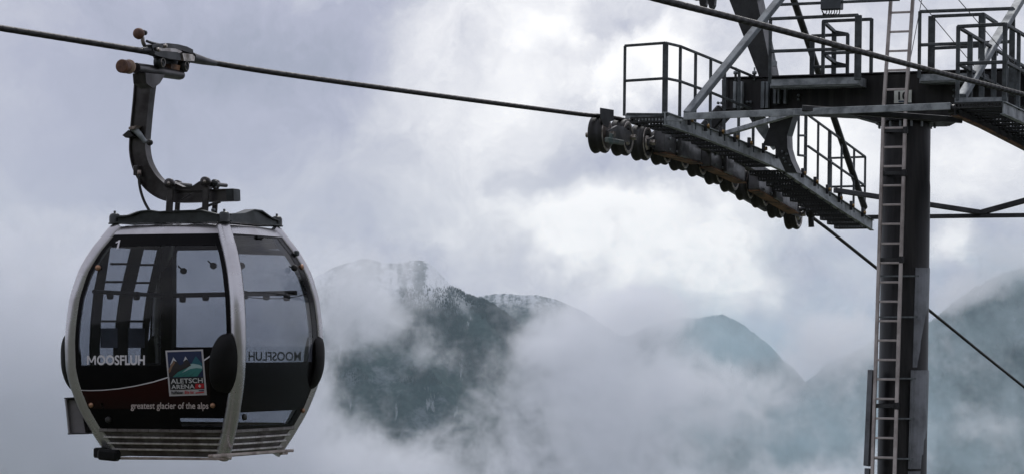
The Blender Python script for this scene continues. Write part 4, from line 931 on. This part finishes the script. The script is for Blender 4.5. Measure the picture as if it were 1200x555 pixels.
b = MB(); b.lathe(wc[0] + CC * .10, CC, [(0, .012), (.19, .012), (.195, 0), (.19, -.01)], 36); b.build('wheel_guard', mat('rusty_guard', (.10, .085, .078), .5, .5, col2=(.05, .03, .02), nscale=5, amt=1), tr_)
b = MB(); p = LC(716, 165, CL + .2); b.bar(p - H * .2, p + H * .5, .05, .07, Z, .01); b.bar(p - U * .05, p + U * .10, .04, .10, H, .01); b.build('switch_bracket', mat('greenish_bracket', (.07, .12, .12), .5, .3, col2=(.25, .24, .22), nscale=12, amt=.8), tr_)
tr2 = empty('wheel_train', wc[5] + CC * 6.3, tower); train([w_ + CC * 6.3 for w_ in wc], CR_, tr2)
# gear at the far end of the near train
b = MB(); b.tube([wc[11] + CC * .05 - H * .1 + Z * .05, wc[11] + CC * .3 + Z * .12, wc[11] + CC * .32 - Z * .22], [.05, .06, .05], 10); b.lathe(wc[11] + CC * .3 + Z * .05, CC, [(0, .08), (.10, .07), (.13, 0), (.10, -.05), (0, -.06)], 16); b.build('rope_catcher', steel_dark, tr_)
# platforms on the crossarm
hP = -.65; fP = lambda x, y: LH(x, y, hP); fQ = lambda x, y: LH(x, y, hP + .55)
def platform(x0, y0, x1, y1, wpx):
    pf = empty('platform', fP(x0, y0), tower)
    b = MB(); b.bar(fP(x0, y0), fP(x1, y1), .012, .10, U); b.bar(fP(x0, y0) - U * .045, fP(x1, y1) - U * .045, .06, .012, U); b.build('toe_board', steel_grey, pf)
    b = MB(); b.bar(fP(x1, y1), fP(x1, y1) + H * .55, .012, .10, U); b.bar(fP(x0, y0), fP(x0, y0) + H * .55, .012, .10, U); b.build('toe_board', steel_grey, pf)
    a_, c_ = fP(x0, y0) - U * .06, fP(x1, y1) - U * .06; b = MB(); n = 36
    for k in range(n + 1): p = a_.lerp(c_, k / n); b.bar(p, p + H * .55, .012, .03, U)
    for k in range(8): b.bar(a_ + H * .55 * k / 7, c_ + H * .55 * k / 7, .014, .02, U)
    b.build('grating', steel_grey, pf); return pf
platform(903, 97.5, 1007, 94.5, 0); platform(1078, 91.5, 1152, 90, 0)
railing('railing', [(903, 22, 98, .045), (1006, 18, 94, .10)], [[(903, 22.5), (1006, 18)], [(903, 60.5), (1006, 57)]], fP, .045)
railing('railing', [(965, 25, 94, .05), (1021.5, 22, 95, .05)], [[(964, 25.2), (1022, 22.8)], [(964, 62.8), (1022, 60.5)]], fQ, .045)
fC = lambda x, y: LH(x, y, .9)
railing('railing', [(952, 42, 96, .07), (977.5, 38, 96, .07), (993.5, 40, 96, .05)], [[(951, 42.5), (994, 40.5)], [(951, 79), (994, 77.5)]], fC, .045)
b = MB(); b.bar(fQ(965, 25.5), fC(978, 37.5), .045, .045, U); b.bar(fC(978, 37.5), fC(994, 40.5), .045, .045, U); b.bar(fQ(966, 64), fC(979, 74), .045, .045, U); b.bar(fC(979, 74), fC(994, 77.5), .045, .045, U); b.build('hatch_rail', rail_grey, tower)
railing('railing', [(1078, 13.5, 92, .045), (1152, 15, 92, .045), (1186.5, 10, 112, .08)], [[(1078, 14), (1188, 10.2)], [(1079, 53), (1188, 49)]], fP, .045)
railing('railing', [(1092, 19, 86, .10), (1151, 17, 86, .10)], [[(1092, 19.5), (1152, 17)], [(1092, 57), (1152, 54)]], fQ, .045)
b = MB(); b.bar(fQ(1152, 17), fC(1168, 27.5), .045, .045, U); b.bar(fQ(1152, 54), fC(1168, 64), .045, .045, U); b.build('hatch_rail', rail_grey, tower)
b = MB(); b.bar(fP(906, 6.2), fP(1054, -.2), .05, .035, U); b.bar(fP(1060, -2), fP(1220, -9), .05, .035, U); b.build('top_rail', rail_grey, tower)
b = MB(); b.box(fP(975, 3.5), CC * .15, H * .09, U * .105, .01); jb = b.build('junction_box', mat('junction_box_grey', (.06, .07, .08), .5, .2, nscale=6), tower)
for i in range(6):
    x = 969 + i * 3; b = MB(); b.tube(smooth_pts([fP(x, 12), fP(x - .4, 15 + i % 2), fP(x - 2.5, 17.5), fP(x - 5, 17)], 4), .008, 6); b.build('cable', rubber, jb)
b = MB(); b.tube(smooth_pts([fP(963, 0), fP(962.5, 9), fP(965, 16), fP(970, 19)], 4), .010, 6); b.build('cable', rubber, jb)
# right walkway
wr_ = empty('walkway', fI(1122, 118), tower)
hR = (fI(1122, 118) - C0).dot(H); fR = lambda x, y: LH(x, y, hR); cO = (fR(1178, 118) - C0).dot(CC)
SR = [(1119, 128), (1150, 141.5), (1200, 167), (1290, 216), (1380, 270)]
stringer(SR, cI, 0, steel_dark, 'stringer', wr_, .16); stringer(SR, cI, cO - cI, steel_grey, 'stringer', wr_, .16)
b = MB(); q_ = [LC(x, y + 7.5, cI) for x, y in SR]
for p0, p1 in zip(q_, q_[1:]): b.bar(p0, p1, .09, .016, U)
b.build('lower_flange', rust, wr_)
treads([(1119, 122), (1150, 135.5), (1200, 161), (1290, 210), (1380, 264)], cI, cI, cO, wr_, .1)
b = MB(); b.bar(fR(1119, 118), fR(1181, 117), .02, .07, U); b.build('end_plate', steel_grey, wr_)
b = MB(); b.tube([fR(1112, 128), fR(1124, 128)], .06, 14); b.build('pipe_stub', steel_dark, wr_)
railing('railing', [(1123, 31, 118, .05), (1178, 28, 118, .06)], [[(1122, 31.5), (1178, 28.5)], [(1122, 75), (1178, 73)]], fR, .045)
tr3 = lambda x: 31.5 + (x - 1122) * .60; br3 = lambda x: 121 + (x - 1122) * .52
railing('railing', [(x, tr3(x), br3(x), .07) for x in (1137, 1151, 1165, 1179, 1192, 1205, 1218, 1231)], [[(1123, 32), (1240, 102.3)], [(1123, 75), (1240, 140)]], fI, .045)
fO = lambda x, y: LC(x, y, cO)
railing('railing', [(x, 28.5 + (x - 1178) * .6, 121 + (x - 1178) * .52, .05) for x in (1194, 1210, 1226)], [[(1178, 28.5), (1260, 77)], [(1178, 73), (1260, 116)]], fO, .045)
for x, y in ((1136, 138), (1152, 146), (1168, 154.5), (1184, 163), (1198, 171)):
    b = MB(); p = fI(x, y - 4) - CC * .03; b.bar(p + U * .05, p - U * .05, .06, .05, H, .005); b.build('clamp', steel_light, wr_)
# ladder
LO = C0 - H * .53
LX = (LO - C0)
def lad(s_, d): return LO + CC * s_ + U * d
lc = (LH(1048.3, 140, -.53) - LO).dot(CC)
half = .163; z0 = -30; kink = .15
ld = empty('ladder', LO, tower)
topc = LH(1056.8, 0, -.53) ; kp = lad(lc, kink); dirT = (topc - kp).normalized(); topc = kp + dirT * 2.6
# lower part follows a straight line fitted to the photograph's rungs
lowc = LH(1035.2, 555, -.53 - math.sin(TH) * 5.2 ); dirL = (lowc - kp).normalized()
for s_ in (-1, 1):
    b = MB(); b.bar(kp + CC * half * s_ + dirL * 26, kp + CC * half * s_, .045, .065, H, .006); b.bar(kp + CC * half * s_, topc + CC * half * s_, .045, .065, H, .006); b.build('rail', ladder_m, ld)
rg = None
for i in range(-8, 92):
    p = kp + dirL * (.28 * i + .03) if i >= 0 else kp + dirT * (.28 * -i - .03)
    if rg is None:
        b = MB(); b.box(p, CC * (half - .02), H * .014, U * .016, .004); rg = b.build('rung', ladder_m, ld); p0 = p
    else:
        t = rg.copy(); COL.objects.link(t); t.parent = ld; t.matrix_basis = Matrix.Translation(p - p0) @ rg.matrix_basis
def on_lad(y): 
    # point of the ladder axis at a photo row
    lo, hi = 0.0, 26.0
    for _ in range(30):
        m = (lo + hi) / 2
        if px_of(kp + dirL * m)[1] < y: lo = m
        else: hi = m
    return kp + dirL * lo
for y in (153, 203, 304, 475):
    p = on_lad(y); b = MB(); b.bar(p - CC * .14, p + CC * .16, .02, .05, U); b.bar(p + CC * .14, p + CC * .14 + H * .35, .05, .06, U); b.bar(p - CC * .14, p - CC * .14 + H * .35, .05, .06, U); b.box(p + CC * .17, CC * .03, H * .04, U * .05, .006); b.build('bracket', steel_dark, ld)
for y in (323, 371, 443, 490, 537):
    p = on_lad(y); b = MB(); b.bar(p - CC * .14 + H * .03, p + CC * .40 + H * .14, .02, .022, U); b.build('bracket', steel_light, ld)
# cover plates beside the ladder
cov = mat('grey_cover_plate', (.19, .20, .225), .42, .4, col2=(.075, .08, .09), nscale=2.5, amt=.9, bump=.05)
def shell(y0, y1, a0, a1, r, lip):
    """bent plate round the column between photo rows"""
    c0_, c1_ = on_lad(y0) - LX, on_lad(y1) - LX; c0_ -= CC * lc; c1_ -= CC * lc
    vs = []; n = 12
    for c_ in (c0_, c1_):
        for rr in (r, r - .02):
            for i in range(n + 1):
                a = R(a0 + (a1 - a0) * i / n); vs.append(c_ + (CC * math.sin(a) - H * math.cos(a)) * rr)
    b = MB(); m = n + 1
    for i in range(n): b.add([vs[i], vs[i + 1], vs[2 * m + i + 1], vs[2 * m + i]], [(0, 1, 2, 3)], False); b.add([vs[m + i], vs[m + i + 1], vs[3 * m + i + 1], vs[3 * m + i]], [(0, 1, 2, 3)], False); b.add([vs[i], vs[i + 1], vs[m + i + 1], vs[m + i]], [(0, 1, 2, 3)]); b.add([vs[2 * m + i], vs[2 * m + i + 1], vs[3 * m + i + 1], vs[3 * m + i]], [(0, 1, 2, 3)])
    for i in (0, n): b.add([vs[i], vs[m + i], vs[3 * m + i], vs[2 * m + i]], [(0, 1, 2, 3)])
    if lip:
        a = R(a0); d_ = (CC * math.sin(a) - H * math.cos(a)); b.bar(c0_ + d_ * (r + .02), c1_ + d_ * (r + .02), .03, .05, H)
    b.build('cover_plate', cov, tower)
shell(313, 430, 42, 150, .40, 0); shell(433.5, 549, 38, 150, .43, 1); shell(552, 700, 38, 150, .43, 1)
for (y0, y1) in ((433.5, 546), (549, 700)):
    p0, p1 = on_lad(y0) - CC * .205, on_lad(y1) - CC * .225; b = MB(); b.bar(p0 - CC * .03 + H * .1, p1 - CC * .03 + H * .1, .07, .28, H, .006); b.build('cover_plate', cov, tower)
# number sign
sg = empty('number_sign', LH(1057.5, 114, ho - .04)); tag(sg, 'small white plate with a black 10 on the crossarm behind the ladder', 'sign')
fs_ = lambda x, y: LH(x, y, ho - .05)
b = MB(); b.prism([fs_(x, y) for x, y in ((1048, 106.6), (1068.5, 105.6), (1068.2, 120.2), (1047.8, 121.2))], H * .012); b.build('plate', mat('sign_white', (.92, .95, .90), .5, nscale=10), sg)
ink = mat('sign_black', (.02, .02, .025), .5)
text_mesh('10', lambda u, v: LH(1052.5 + 12 * u, 117 - 9 * v, ho - .06), offs=.03).build('digits', ink, sg)
b = MB(); b.bar(LH(1053, 119.2, ho - .06), LH(1064, 118.8, ho - .06), .004, .02, U); b.build('strip', mat('sign_blue', (.05, .08, .16), .5), sg)
